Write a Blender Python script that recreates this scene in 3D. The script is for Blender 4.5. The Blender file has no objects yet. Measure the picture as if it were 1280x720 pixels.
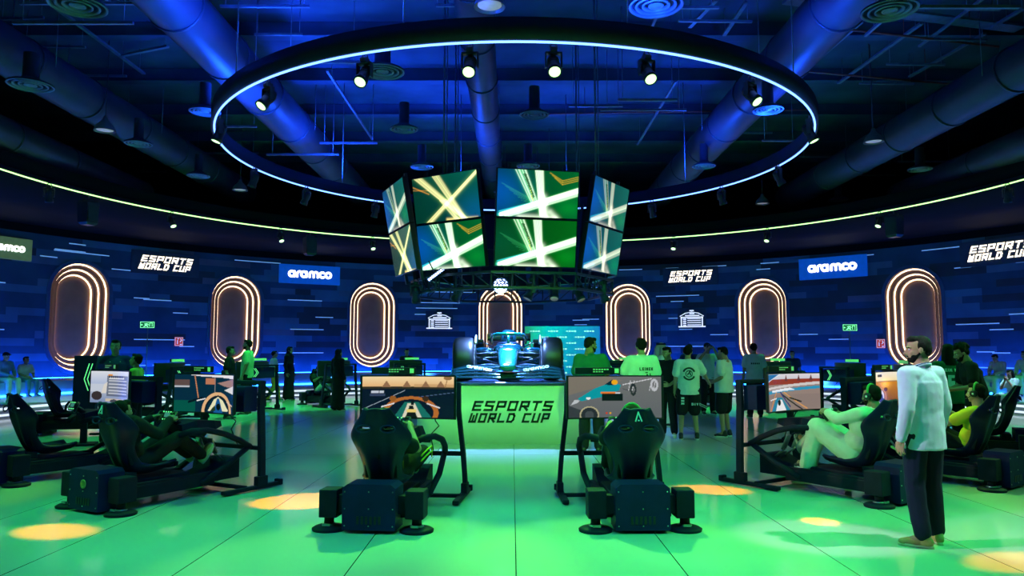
import bpy, bmesh, math, random
import numpy as np
from mathutils import Vector, Matrix, Euler, noise
rnd = random.Random(7)
S = bpy.context.scene
COL = S.collection
PI = math.pi

# ------------------------------------------------------------------ camera, world, light, exposure
F_PX, PITCH, EYE = 930.7, 0.0859, 1.62
cam_d = bpy.data.cameras.new('camera'); cam = bpy.data.objects.new('camera', cam_d); COL.objects.link(cam)
cam_d.sensor_width = 36.0; cam_d.lens = F_PX / 1280 * 36.0; cam_d.clip_end = 200
cam.location = (0, 0, EYE); cam.rotation_euler = (PI / 2 + PITCH, 0, 0)
S.camera = cam
S.view_settings.view_transform = 'Standard'; S.view_settings.look = 'None'
S.view_settings.gamma = 1.0; S.view_settings.use_curve_mapping = False
S.view_settings.exposure = 0.0
S.cycles.use_denoising = True
try:
    S.cycles.denoiser = 'OPENIMAGEDENOISE'
except Exception: pass
S.cycles.max_bounces = 6; S.cycles.diffuse_bounces = 3; S.cycles.glossy_bounces = 3
S.cycles.sample_clamp_indirect = 3.0
S.cycles.use_light_tree = True
w = bpy.data.worlds.new('world'); S.world = w; w.use_nodes = True
w.node_tree.nodes['Background'].inputs[0].default_value = (0.02, 0.10, 0.55, 1)
w.node_tree.nodes['Background'].inputs[1].default_value = 0.035
HC = Vector((0.43, 17.0, 0)); HR = 19.2          # the round hall
RC = Vector((0.05, 16.5, 0)); RR, RZ = 6.27, 6.02  # blue ring of light
GR, GZ = 12.83, 6.04                              # outer green track of light
GREEN = (0.21, 1.0, 0.03); TEAL = (0.03, 0.9, 0.16); BLUE = (0.008, 0.07, 1.0); AMBER = (1.0, 0.25, 0.0); PALE_FILL = (0.95, 0.55, 1.0)
P_BLUE_FILL = 200  # power of the unseen blue fill lamps added over the near rigs
P_RING, P_OUT, P_UP, P_CAR, P_PALE_FILL, P_AMBER = 1050, 420, 1400, 4000, 1150, 10000
RING_SPOTS = [-62, -40, -21, -6, 5, 18, 37, 62, 96, 118, 140, 166, -166, -140, -118, -98]   # degrees from the camera side
OUT_SPOTS = [-8, 8, 2, -16, 26, -26, 44, -44, 62, -62, 80, -80, 100, -100, 119, -119, 137, -137, 153, -153, 169, -169]  # includes unseen fill lamps added on the near side

def pix(px, py):
    u, v = (px - 640) / F_PX, -(py - 360) / F_PX
    c, s = math.cos(PITCH), math.sin(PITCH)
    return Vector((u, c - s * v, s + c * v))
def at(px, py, d):
    r = pix(px, py); return Vector((0, 0, EYE)) + r * (d / r.y)
def onfloor(px, py, z=0.0):
    r = pix(px, py); return Vector((0, 0, EYE)) + r * ((z - EYE) / r.z)
def onwall(px, py, R=HR):
    r = pix(px, py); o = Vector((0, 0, 0)) - HC
    a = r.x**2 + r.y**2; b = 2 * (o.x * r.x + o.y * r.y); c = o.x**2 + o.y**2 - R * R
    t = (-b + math.sqrt(b * b - 4 * a * c)) / (2 * a)
    return Vector((0, 0, EYE)) + r * t
def xat(px, d): return (px - 640) / F_PX * d

# ------------------------------------------------------------------ materials
MATS = {}
def mat(name, col, rough=0.5, metal=0.0, emit=0.0, ecol=None, var=0.12, scale=6.0, bump=0.0, bscale=40.0, coat=0.0, alpha=1.0, trans=0.0):
    if name in MATS: return MATS[name]
    m = bpy.data.materials.new(name); m.use_nodes = True
    nt = m.node_tree; b = nt.nodes['Principled BSDF']
    tc = nt.nodes.new('ShaderNodeTexCoord')
    n = nt.nodes.new('ShaderNodeTexNoise'); n.inputs['Scale'].default_value = scale; n.inputs['Detail'].default_value = 3
    nt.links.new(tc.outputs['Object'], n.inputs['Vector'])
    r = nt.nodes.new('ShaderNodeValToRGB')
    r.color_ramp.elements[0].color = tuple(c * (1 - var) for c in col) + (1,)
    r.color_ramp.elements[1].color = tuple(min(1, c * (1 + var)) for c in col) + (1,)
    r.color_ramp.elements[0].position = .3; r.color_ramp.elements[1].position = .7
    nt.links.new(n.outputs['Fac'], r.inputs['Fac']); nt.links.new(r.outputs['Color'], b.inputs['Base Color'])
    b.inputs['Roughness'].default_value = rough; b.inputs['Metallic'].default_value = metal
    if rough >= .55: b.inputs['Specular IOR Level'].default_value = .15
    if coat: b.inputs['Coat Weight'].default_value = coat; b.inputs['Coat Roughness'].default_value = .08
    if trans: b.inputs['Transmission Weight'].default_value = trans
    if emit:
        b.inputs['Emission Color'].default_value = tuple(ecol or col) + (1,); b.inputs['Emission Strength'].default_value = emit
    if bump:
        n2 = nt.nodes.new('ShaderNodeTexNoise'); n2.inputs['Scale'].default_value = bscale; n2.inputs['Detail'].default_value = 4
        nt.links.new(tc.outputs['Object'], n2.inputs['Vector'])
        bp = nt.nodes.new('ShaderNodeBump'); bp.inputs['Strength'].default_value = bump; bp.inputs['Distance'].default_value = .02
        nt.links.new(n2.outputs['Fac'], bp.inputs['Height']); nt.links.new(bp.outputs['Normal'], b.inputs['Normal'])
    MATS[name] = m; return m
def mat_screen(strength=1.0):
    k = 'screen_picture_%s' % strength
    if k in MATS: return MATS[k]
    m = bpy.data.materials.new(k); m.use_nodes = True; nt = m.node_tree; b = nt.nodes['Principled BSDF']
    a = nt.nodes.new('ShaderNodeVertexColor'); a.layer_name = 'Col'
    nt.links.new(a.outputs['Color'], b.inputs['Emission Color']); b.inputs['Emission Strength'].default_value = strength
    b.inputs['Base Color'].default_value = (.01, .01, .012, 1); b.inputs['Roughness'].default_value = .25
    MATS[k] = m; return m

M_RIG = mat('powder_coated_black', (.005, .006, .030), .6, 0, var=.25, scale=9, bump=.05, bscale=120)
M_BOX = mat('blue_black_sheet_metal', (.008, .012, .085), .6, 0, var=.2, scale=5)
M_SHELL = mat('glossy_black_shell', (.006, .007, .045), .42, 0, var=.3)
for m_ in (M_RIG, M_SHELL, M_BOX): m_.node_tree.nodes['Principled BSDF'].inputs['Specular IOR Level'].default_value = .22
M_PAD = mat('black_seat_fabric', (.008, .011, .022), .7, 0, var=.3, scale=14, bump=.1)
M_STEEL = mat('worn_steel', (.35, .38, .42), .3, .9)
M_LIME = mat('lime_lit_sign', (.35, .8, .3), .5, emit=.3, ecol=(.25, .85, .3))
M_LIMELED = mat('green_led_line', (.1, .6, .2), .4, emit=1.0, ecol=(.15, .9, .3))
M_PLASTIC = mat('black_plastic', (.012, .013, .016), .35, var=.2)
M_LOGO = mat('white_print', (.75, .77, .8), .5, var=.03)
M_WHITEEMIT = mat('white_lit_letters', (.9, .9, .9), .4, emit=1.6, ecol=(1, .95, .88), var=.02)
M_WARMEMIT = mat('warm_lit_letters', (.9, .85, .75), .4, emit=1.7, ecol=(1, .86, .66), var=.02)
M_TUBE = mat('warm_neon_tube', (1, .85, .65), .4, emit=2.8, ecol=(1, .68, .38), var=.02)
M_CEIL = mat('dark_deck', (.06, .08, .13), .8, var=.3, scale=.8)
M_DUCT = mat('painted_duct', (.04, .052, .085), .45, .25, var=.25, scale=1.2, bump=.05, bscale=4)
M_PIPE = mat('galvanised_channel', (.16, .19, .25), .45, .4, var=.2)
M_RED = mat('red_sprinkler_pipe', (.30, .05, .04), .5, var=.2)
M_FIX = mat('fixture_black', (.035, .042, .065), .4, .3, var=.2)
M_LENS = mat('lit_green_lens', (.8, 1, .8), .3, emit=2.2, ecol=(.55, 1, .42), var=.02)
M_LENSB = mat('lit_blue_lens', (.6, .8, 1), .3, emit=9.0, ecol=(.36, .42, 1), var=.02)

# ------------------------------------------------------------------ mesh builder
class MB:
    def __init__(s): s.v = []; s.f = []; s.mi = []; s.sm = []
    def add(s, vs, fs, mi=0, smooth=False, M=None):
        o = len(s.v)
        if M is not None: vs = [M @ Vector(v) for v in vs]
        s.v += [tuple(v) for v in vs]
        for f in fs: s.f.append(tuple(i + o for i in f)); s.mi.append(mi); s.sm.append(smooth)
        return s
    def box(s, c, d, rot=(0, 0, 0), mi=0, bev=0.0, M=None):
        x, y, z = d[0] / 2, d[1] / 2, d[2] / 2
        R = Matrix.Translation(c) @ Euler(rot).to_matrix().to_4x4()
        if M is not None: R = M @ R
        if bev <= 0:
            vs = [(-x, -y, -z), (x, -y, -z), (x, y, -z), (-x, y, -z), (-x, -y, z), (x, -y, z), (x, y, z), (-x, y, z)]
            fs = [(0, 3, 2, 1), (4, 5, 6, 7), (0, 1, 5, 4), (1, 2, 6, 5), (2, 3, 7, 6), (3, 0, 4, 7)]
            return s.add(vs, fs, mi, False, R)
        b = min(bev, x * .9, y * .9, z * .9)
        bm = bmesh.new(); bmesh.ops.create_cube(bm, size=1)
        for v in bm.verts: v.co = Vector((v.co.x * 2 * x, v.co.y * 2 * y, v.co.z * 2 * z))
        bmesh.ops.bevel(bm, geom=bm.edges[:], offset=b, segments=2, affect='EDGES', profile=.6)
        s.bm(bm, R, mi, False); bm.free(); return s
    def bm(s, bm, M=None, mi=0, smooth=False):
        bm.verts.ensure_lookup_table(); bm.verts.index_update()
        return s.add([v.co.copy() for v in bm.verts], [[v.index for v in f.verts] for f in bm.faces], mi, smooth, M)
    def tube(s, pts, r, n=10, mi=0, M=None, cap=True, closed=False, smooth=True):
        pts = [Vector(p) for p in pts]; k = len(pts)
        rs = r if isinstance(r, (list, tuple)) else [r] * k
        vs = []; fs = []; up = None
        for i, p in enumerate(pts):
            if closed: t = pts[(i + 1) % k] - pts[i - 1]
            else: t = pts[min(i + 1, k - 1)] - pts[max(i - 1, 0)]
            t.normalize()
            if up is None:
                up = Vector((0, 0, 1)) if abs(t.z) < .9 else Vector((1, 0, 0))
            a = t.cross(up)
            if a.length < 1e-5: a = t.cross(Vector((0, 1, 0)))
            a.normalize(); b = a.cross(t).normalized(); up = b
            for j in range(n):
                q = 2 * PI * j / n; vs.append(p + a * (math.cos(q) * rs[i]) + b * (math.sin(q) * rs[i]))
        for i in range(k if closed else k - 1):
            i2 = (i + 1) % k
            for j in range(n):
                j2 = (j + 1) % n; fs.append((i * n + j, i * n + j2, i2 * n + j2, i2 * n + j))
        if cap and not closed:
            fs.append(tuple(range(n))[::-1]); fs.append(tuple((k - 1) * n + j for j in range(n)))
        return s.add(vs, fs, mi, smooth, M)
    def lathe(s, prof, n=24, mi=0, M=None, smooth=True):
        vs = []; fs = []; k = len(prof)
        for (r, z) in prof:
            for j in range(n):
                q = 2 * PI * j / n; vs.append((r * math.cos(q), r * math.sin(q), z))
        for i in range(k - 1):
            for j in range(n):
                j2 = (j + 1) % n; fs.append((i * n + j, i * n + j2, (i + 1) * n + j2, (i + 1) * n + j))
        return s.add(vs, fs, mi, smooth, M)
    def ell(s, c, r, n=14, m=9, mi=0, M=None):
        vs = [(c[0], c[1], c[2] - r[2])]; fs = []
        for i in range(1, m):
            a = -PI / 2 + PI * i / m
            for j in range(n):
                q = 2 * PI * j / n
                vs.append((c[0] + r[0] * math.cos(a) * math.cos(q), c[1] + r[1] * math.cos(a) * math.sin(q), c[2] + r[2] * math.sin(a)))
        vs.append((c[0], c[1], c[2] + r[2])); L = len(vs) - 1
        for j in range(n):
            j2 = (j + 1) % n; fs.append((0, 1 + j2, 1 + j)); fs.append((L, L - n + j, L - n + j2))
        for i in range(m - 2):
            for j in range(n):
                j2 = (j + 1) % n; a = 1 + i * n; fs.append((a + j, a + j2, a + n + j2, a + n + j))
        return s.add(vs, fs, mi, True, M)
    def caps(s, p0, p1, r0, r1, n=12, mi=0, M=None):
        p0 = Vector(p0); p1 = Vector(p1); t = p1 - p0
        if t.length < 1e-6: t = Vector((0, 0, 1e-4))
        t.normalize(); pts = []; rs = []
        for a in (-80, -55, -25): pts.append(p0 + t * r0 * math.sin(math.radians(a))); rs.append(r0 * math.cos(math.radians(a)))
        pts.append(p0); rs.append(r0); pts.append(p1); rs.append(r1)
        for a in (25, 55, 80): pts.append(p1 + t * r1 * math.sin(math.radians(a))); rs.append(r1 * math.cos(math.radians(a)))
        return s.tube(pts, rs, n, mi, M)
    def prism(s, poly, y0, y1, mi=0, M=None):      # polygon in x,z pushed along y
        n = len(poly)
        vs = [(p[0], y0, p[1]) for p in poly] + [(p[0], y1, p[1]) for p in poly]
        fs = [tuple(range(n)), tuple(range(2 * n - 1, n - 1, -1))]
        for i in range(n):
            j = (i + 1) % n; fs.append((i, i + n, j + n, j))
        return s.add(vs, fs, mi, False, M)
    def loft(s, rings, mi=0, cap=True, M=None, smooth=True):
        n = len(rings[0]); vs = [p for r in rings for p in r]; fs = []
        for i in range(len(rings) - 1):
            for j in range(n):
                j2 = (j + 1) % n; fs.append((i * n + j, i * n + j2, (i + 1) * n + j2, (i + 1) * n + j))
        if cap: fs.append(tuple(range(n))[::-1]); fs.append(tuple((len(rings) - 1) * n + j for j in range(n)))
        return s.add(vs, fs, mi, smooth, M)
    def mesh(s, name, mats):
        me = bpy.data.meshes.new(name); me.from_pydata(s.v, [], s.f)
        for m in (mats if isinstance(mats, (list, tuple)) else [mats]): me.materials.append(m)
        me.polygons.foreach_set('material_index', s.mi); me.polygons.foreach_set('use_smooth', s.sm); me.update()
        bm = bmesh.new(); bm.from_mesh(me); bmesh.ops.recalc_face_normals(bm, faces=bm.faces[:]); bm.to_mesh(me); bm.free()
        return me
    def build(s, name, mats, parent=None, M=None):
        o = bpy.data.objects.new(name, s.mesh(name, mats)); COL.objects.link(o)
        if parent: o.parent = parent
        if M is not None: o.matrix_local = M
        return o
def tag(o, label=None, cat=None, group=None, kind=None):
    if label: o['label'] = label
    if cat: o['category'] = cat
    if group: o['group'] = group
    if kind: o['kind'] = kind
    return o
def empty(name, loc=(0, 0, 0), rz=0.0):
    o = bpy.data.objects.new(name, None); COL.objects.link(o); o.location = loc; o.rotation_euler = (0, 0, rz)
    o.empty_display_size = .1; return o
def dup(o, parent=None):
    c = o.copy(); COL.objects.link(c)
    if parent: c.parent = parent; c.matrix_parent_inverse = o.matrix_parent_inverse.copy()
    for ch in list(o.children): dup(ch, c)
    return c
def kids(o, name): return [c for c in o.children if c.name.split('.')[0] == name]
def aim(d):      # local -Z towards d
    return Vector(d).to_track_quat('-Z', 'Y').to_matrix().to_4x4()
def spot(parent, power, col, cone, blend=.4, size=.12, loc=(0, 0, 0), rot=None):
    l = bpy.data.lights.new('lamp', 'SPOT'); l.energy = power; l.color = col; l.spot_size = math.radians(cone); l.spot_blend = blend; l.shadow_soft_size = size
    o = bpy.data.objects.new('lamp', l); COL.objects.link(o); o.location = loc
    if rot is not None: o.matrix_local = Matrix.Translation(loc) @ rot
    if parent: o.parent = parent
    return o

# ------------------------------------------------------------------ lettering
GLY = {
 'E': [[(1, 1), (0, 1), (0, 0), (1, 0)], [(0, .5), (.85, .5)]],
 'S': [[(1, 1), (0, 1), (0, .55), (1, .45), (1, 0), (0, 0)]],
 'P': [[(0, 0), (0, 1), (1, 1), (1, .42), (0, .42)]],
 'O': [[(0, 0), (0, 1), (1, 1), (1, 0), (0, 0)]],
 'R': [[(0, 0), (0, 1), (1, 1), (1, .45), (0, .45)], [(.45, .45), (1, 0)]],
 'T': [[(0, 1), (1, 1)], [(.5, 1), (.5, 0)]],
 'W': [[(0, 1), (0, 0), (1, 0), (1, 1)], [(.5, .75), (.5, 0)]],
 'L': [[(0, 1), (0, 0), (1, 0)]],
 'D': [[(0, 0), (0, 1), (.75, 1), (1, .75), (1, .25), (.75, 0), (0, 0)]],
 'C': [[(1, 1), (0, 1), (0, 0), (1, 0)]],
 'U': [[(0, 1), (0, 0), (1, 0), (1, 1)]],
 'G': [[(1, 1), (0, 1), (0, 0), (1, 0), (1, .5), (.5, .5)]],
 'I': [[(.5, 1), (.5, 0)]], 'V': [[(0, 1), (.5, 0), (1, 1)]],
 'N': [[(0, 0), (0, 1), (1, 0), (1, 1)]], 'K': [[(0, 0), (0, 1)], [(1, 1), (0, .5), (1, 0)]],
 'M': [[(0, 0), (0, 1), (.5, .4), (1, 1), (1, 0)]], 'H': [[(0, 0), (0, 1)], [(1, 0), (1, 1)], [(0, .5), (1, .5)]],
 'A': [[(0, 0), (0, 1), (1, 1), (1, 0)], [(0, .45), (1, .45)]],
 '6': [[(1, 1), (0, 1), (0, 0), (1, 0), (1, .5), (0, .5)]], '0': [[(0, 0), (0, 1), (1, 1), (1, 0), (0, 0)]],
 '5': [[(1, 1), (0, 1), (0, .52), (1, .48), (1, 0), (0, 0)]], '9': [[(0, 0), (1, 0), (1, 1), (0, 1), (0, .5), (1, .5)]],
}
def strokes(mb, lines, t, dep, f, cap_round=False, mi=0):
    """lines of (x,z) points; f maps (x,z) to the plane; boxes of thickness t pushed dep towards -y"""
    for ln in lines:
        for i in range(len(ln) - 1):
            a = Vector(ln[i]); b = Vector(ln[i + 1]); d = b - a
            if d.length < 1e-6: continue
            d.normalize(); n = Vector((-d.y, d.x)) * t / 2
            e0 = d * (t / 2 if (i > 0 or cap_round is None) else 0); e1 = d * (t / 2 if (i < len(ln) - 2 or cap_round is None) else 0)
            if cap_round: e0 = e1 = d * 0.0
            q = [a - e0 - n, b + e1 - n, b + e1 + n, a - e0 + n]
            mb.prism([f(p.x, p.y) for p in q], -dep, 0, mi)
        if cap_round:
            for p in ln:
                mb.prism([f(p[0] + t / 2 * math.cos(q * PI / 4), p[1] + t / 2 * math.sin(q * PI / 4)) for q in range(8)], -dep, 0, mi)
def block_text(mb, s, x0, z0, w, h, gap=.28, t=.2, shear=.0, dep=.01, mi=0):
    """text spanning width w from x0, baseline z0, height h, in the x,z plane facing -y"""
    n = len(s); units = 0
    for ch in s: units += (.55 if ch == ' ' else (.35 if ch == 'I' else 1)) + gap
    units -= gap; cw = w / units; x = x0; tt = t * h
    for ch in s:
        u = (.55 if ch == ' ' else (.35 if ch == 'I' else 1))
        if ch in GLY:
            wpx = u * cw
            ix0, ix1 = x + tt / 2, x + wpx - tt / 2
            def f(px, pz): return (px + (pz - z0) * shear, pz)
            lines = [[(ix0 + p[0] * (ix1 - ix0), z0 + tt / 2 + p[1] * (h - tt)) for p in ln] for ln in GLY[ch]]
            strokes(mb, lines, tt, dep, f, None, mi)
        x += (u + gap) * cw
def esports(mb, w, dep, mi=0):
    """two italic lines centred on the origin, total width w"""
    h = w * .118
    block_text(mb, 'ESPORTS', -w * .46, h * .10, w * .93, h, .26, .22, .32, dep, mi)
    block_text(mb, 'WORLD CUP', -w * .5, -h * 1.05, w * .93, h * .95, .26, .22, .32, dep, mi)
def arc(cx, cz, r, a0, a1, n=10, sx=1.0): return [(cx + sx * r * math.cos(math.radians(a0 + (a1 - a0) * i / n)), cz + r * math.sin(math.radians(a0 + (a1 - a0) * i / n))) for i in range(n + 1)]
def aramco(mb, w, dep, mi=0):
    t = .30; L = []; x = 0.0
    def a_(x): return [arc(x + .5, .5, .36, 0, 360, 16), [(x + .86, .86), (x + .86, .14)]]
    def r_(x): return [[(x + .15, .14), (x + .15, .55)], arc(x + .5, .5, .36, 180, 85, 6)]
    L += a_(0); L += r_(1.08); L += a_(1.62); 
    x = 2.78
    L += [[(x + .15, .14), (x + .15, .6)], arc(x + .42, .58, .28, 180, 0, 8), [(x + .70, .6), (x + .70, .14)], arc(x + .98, .58, .28, 180, 0, 8), [(x + 1.26, .6), (x + 1.26, .14)]]
    x = 4.16
    L += [arc(x + .5, .5, .36, 50, 310, 12)]
    x = 5.0
    L += [arc(x + .5, .5, .36, 0, 360, 16)]
    k = w / 6.0
    strokes(mb, L, t, dep, lambda px, pz: ((px - 3.0) * k, (pz - .5) * k), True, mi)

# ------------------------------------------------------------------ the setting
fl = MB(); R2 = 21.0
fl.add([(HC.x + R2 * math.cos(q * PI / 48), HC.y + R2 * math.sin(q * PI / 48), 0) for q in range(96)] + [(HC.x + R2 * math.cos(q * PI / 48), HC.y + R2 * math.sin(q * PI / 48), -.2) for q in range(96)], [tuple(range(96)), tuple(range(191, 95, -1))] + [(q, q + 96, (q + 1) % 96 + 96, (q + 1) % 96) for q in range(96)])
def floor_mat():
    m = bpy.data.materials.new('glossy_sheet_floor'); m.use_nodes = True; nt = m.node_tree; b = nt.nodes['Principled BSDF']
    tc = nt.nodes.new('ShaderNodeTexCoord'); sep = nt.nodes.new('ShaderNodeSeparateXYZ'); nt.links.new(tc.outputs['Object'], sep.inputs[0])
    def seam(sock, period, off, wd):
        a = nt.nodes.new('ShaderNodeMath'); a.operation = 'ADD'; a.inputs[1].default_value = off; nt.links.new(sock, a.inputs[0])
        p = nt.nodes.new('ShaderNodeMath'); p.operation = 'PINGPONG'; p.inputs[1].default_value = period / 2; nt.links.new(a.outputs[0], p.inputs[0])
        l = nt.nodes.new('ShaderNodeMath'); l.operation = 'LESS_THAN'; l.inputs[1].default_value = wd; nt.links.new(p.outputs[0], l.inputs[0]); return l.outputs[0]
    s1 = seam(sep.outputs[0], 1.25, -.03, .0045); s2 = seam(sep.outputs[1], 7.5, 3.0, .0035)
    mx = nt.nodes.new('ShaderNodeMath'); mx.operation = 'MAXIMUM'; nt.links.new(s1, mx.inputs[0]); nt.links.new(s2, mx.inputs[1])
    n = nt.nodes.new('ShaderNodeTexNoise'); n.inputs['Scale'].default_value = .7; nt.links.new(tc.outputs['Object'], n.inputs['Vector'])
    r = nt.nodes.new('ShaderNodeValToRGB'); r.color_ramp.elements[0].color = (.50, .52, .50, 1); r.color_ramp.elements[1].color = (.58, .60, .58, 1)
    nt.links.new(n.outputs['Fac'], r.inputs[0])
    mix = nt.nodes.new('ShaderNodeMixRGB'); mix.inputs[2].default_value = (.06, .07, .07, 1); nt.links.new(mx.outputs[0], mix.inputs[0]); nt.links.new(r.outputs[0], mix.inputs[1])
    nt.links.new(mix.outputs[0], b.inputs['Base Color'])
    b.inputs['Roughness'].default_value = .13; b.inputs['Specular IOR Level'].default_value = .33
    n2 = nt.nodes.new('ShaderNodeTexNoise'); n2.inputs['Scale'].default_value = 1.1; n2.inputs['Detail'].default_value = 1; nt.links.new(tc.outputs['Object'], n2.inputs['Vector'])
    bp = nt.nodes.new('ShaderNodeBump'); bp.inputs['Strength'].default_value = .05; bp.inputs['Distance'].default_value = .02
    nt.links.new(n2.outputs['Fac'], bp.inputs['Height']); nt.links.new(bp.outputs['Normal'], b.inputs['Normal'])
    return m
tag(fl.build('floor', floor_mat()), kind='structure')

WALL_TOP = 5.76
def wpos(s, z, R=HR):      # s = arc length from the far side, positive to the right
    a = s / HR; return Vector((HC.x + R * math.sin(a), HC.y + R * math.cos(a), z))
def wframe(p, inset=0.0):  # frame on the wall: x to the right, -y into the hall, z up
    a = math.atan2(p.x - HC.x, p.y - HC.y)
    q = Vector((HC.x + (HR - inset) * math.sin(a), HC.y + (HR - inset) * math.cos(a), p.z))
    return Matrix.Translation(q) @ Matrix.Rotation(-a, 4, 'Z')
PHI0, PHI = -.0513, .3195
PORT = [(PHI0 + (i - 3) * PHI) for i in range(7)]
PZ0, PZ1, PW = .93, 4.87, 1.05
def in_portal(s, z, grow=0.05):
    for a in PORT:
        x = abs(s - a * HR); r = PW + grow
        if x < r:
            zc = min(max(z, PZ0 + PW), PZ1 - PW)
            if x * x + (z - zc)**2 < r * r: return True
    return False
wm = [mat('wall_panel_navy', (.028, .075, .15), .55, var=.2, scale=1), mat('wall_panel_deep', (.010, .024, .055), .5, var=.2, scale=1),
      mat('wall_panel_teal', (.035, .13, .26), .5, var=.2, scale=1), mat('wall_panel_slate', (.055, .12, .22), .5, var=.2, scale=1),
      mat('wall_panel_mauve', (.11, .12, .19), .55, var=.2, scale=1)]
wb = MB(); STEP = .1; half = int(HR * PI / STEP); rows = 22; rh = WALL_TOP / rows; sub = 3
vid = {}
def wv(i, j):
    k = (i, j)
    if k not in vid: vid[k] = len(wb.v); wb.v.append(tuple(wpos(i * STEP, j * rh / sub)))
    return vid[k]
for r in range(rows):
    i = -half
    while i < half:
        L = rnd.randint(7, 30); m = rnd.choices([0, 1, 2, 3, 4], [5, 3, 2, 2, .5])[0]
        for k in range(i, min(i + L, half)):
            if abs(k * STEP) > 34: 
                if (k - i) % 3 and False: continue
            for q in range(sub):
                j = r * sub + q
                if in_portal((k + .5) * STEP, (j + .5) * rh / sub): continue
                wb.f.append((wv(k, j), wv(k + 1, j), wv(k + 1, j + 1), wv(k, j + 1))); wb.mi.append(m); wb.sm.append(False)
        i += L
tag(wb.build('wall_back', wm), kind='structure')
# thin lit lines let into the wall
dm = mat('pale_blue_led_dash', (.3, .5, .8), .4, emit=.45, ecol=(.20, .50, 1.0), var=.02)
db = MB()
for k in range(180):
    s0 = rnd.uniform(-27, 27); L = rnd.choice([.6, .8, 1.1, 1.5, 2.0]); z = rnd.randint(4, rows - 1) * rh + rnd.choice([0, .04])
    if any(in_portal(s0 + L * q / 6, z, .3) for q in range(7)): continue
    n = 6
    for q in range(n):
        a, b2 = s0 + L * q / n, s0 + L * (q + 1) / n
        p = [wpos(a, z, HR - .012), wpos(b2, z, HR - .012), wpos(b2, z + .036, HR - .012), wpos(a, z + .036, HR - .012)]
        p += [wpos(a, z, HR + .01), wpos(b2, z, HR + .01), wpos(b2, z + .036, HR + .01), wpos(a, z + .036, HR + .01)]
        db.add(p, [(0, 1, 2, 3), (4, 7, 6, 5), (0, 4, 5, 1), (3, 2, 6, 7), (0, 3, 7, 4), (1, 5, 6, 2)])
tag(db.build('trim_1', dm), kind='structure')
# ceiling deck, soffit over the outer ring, bulkhead
cb = MB(); cb.add([(HC.x + 20.5 * math.cos(q * PI / 36), HC.y + 20.5 * math.sin(q * PI / 36), z) for z in (9.6, 9.8) for q in range(72)], [tuple(range(71, -1, -1)), tuple(range(72, 144))] + [(q, (q + 1) % 72, (q + 1) % 72 + 72, q + 72) for q in range(72)])
tag(cb.build('ceiling', M_CEIL), kind='structure')
sb = MB(); sb.lathe([(GR + .05, GZ + .5), (GR + .05, GZ + .03), (HR + .4, GZ + .0), (HR + .4, GZ + .5)], 128, M=Matrix.Translation(HC))
tag(sb.build('trim_2', mat('black_soffit', (.002, .003, .007), .8)), kind='structure')
ub = MB(); ub.lathe([(HR + .02, WALL_TOP), (HR + .05, GZ + .02)], 128, M=Matrix.Translation(HC)); ub.lathe([(HR + .5, GZ + .4), (20.5, 9.7)], 96, M=Matrix.Translation(HC))
tag(ub.build('trim_3', mat('black_upper_wall', (.002, .003, .008), .85)), kind='structure')

# stepped bench along the foot of the wall
bench_m = mat('blue_white_bench', (.38, .42, .5), .45, var=.08, scale=.6)
strip_w = mat('cool_white_led_strip', (.8, .9, 1), .4, emit=1.1, ecol=(.75, .88, 1), var=.02)
strip_b = mat('blue_led_strip', (.1, .3, 1), .4, emit=30, ecol=(.008, .12, 1), var=.02)
be = empty('wall_bench', HC)
tag(be, 'two stepped blue lit bench running around the foot of the curved wall', 'bench')
def ringpart(name, prof, m, parent, a0=-100, a1=100, n=110):
    mb = MB(); k = len(prof); vs = []
    for i in range(n + 1):
        a = math.radians(a0 + (a1 - a0) * i / n)
        for (r, z) in prof: vs.append((r * math.sin(a), r * math.cos(a), z))
    fs = []
    for i in range(n):
        for j in range(k):
            j2 = (j + 1) % k; fs.append((i * k + j, i * k + j2, (i + 1) * k + j2, (i + 1) * k + j))
    fs.append(tuple(range(k))); fs.append(tuple(n * k + j for j in range(k))[::-1])
    mb.add(vs, fs); return mb.build(name, m, parent)
ringpart('lower_step', [(13.0, 0), (13.0, .30), (16.0, .30), (16.0, 0)], bench_m, be)
ringpart('upper_seat', [(16.0, 0), (16.0, .72), (18.6, .72), (18.6, 0)], bench_m, be)
ringpart('led_strip', [(12.975, .20), (12.975, .255), (12.995, .255), (12.995, .20)], strip_w, be)
ringpart('led_strip', [(12.975, .05), (12.975, .10), (12.995, .10), (12.995, .05)], strip_w, be)
ringpart('seat_led_strip', [(15.96, .31), (15.96, .36), (15.995, .36), (15.995, .31)], strip_b, be)
ringpart('wall_washer', [(18.62, .6), (18.62, .74), (18.75, .74), (18.75, .6)], strip_b, be)

for k in range(11):  # unseen blue spots added to brighten the wall
    a = math.radians(-75 + 15 * k)
    spot(be, 330, (.05, .27, 1.0), 120, 1, .4, ((HR - 3.4) * math.sin(a), (HR - 3.4) * math.cos(a), .34), aim((math.sin(a) * .8, math.cos(a) * .8, .75)))
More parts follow.
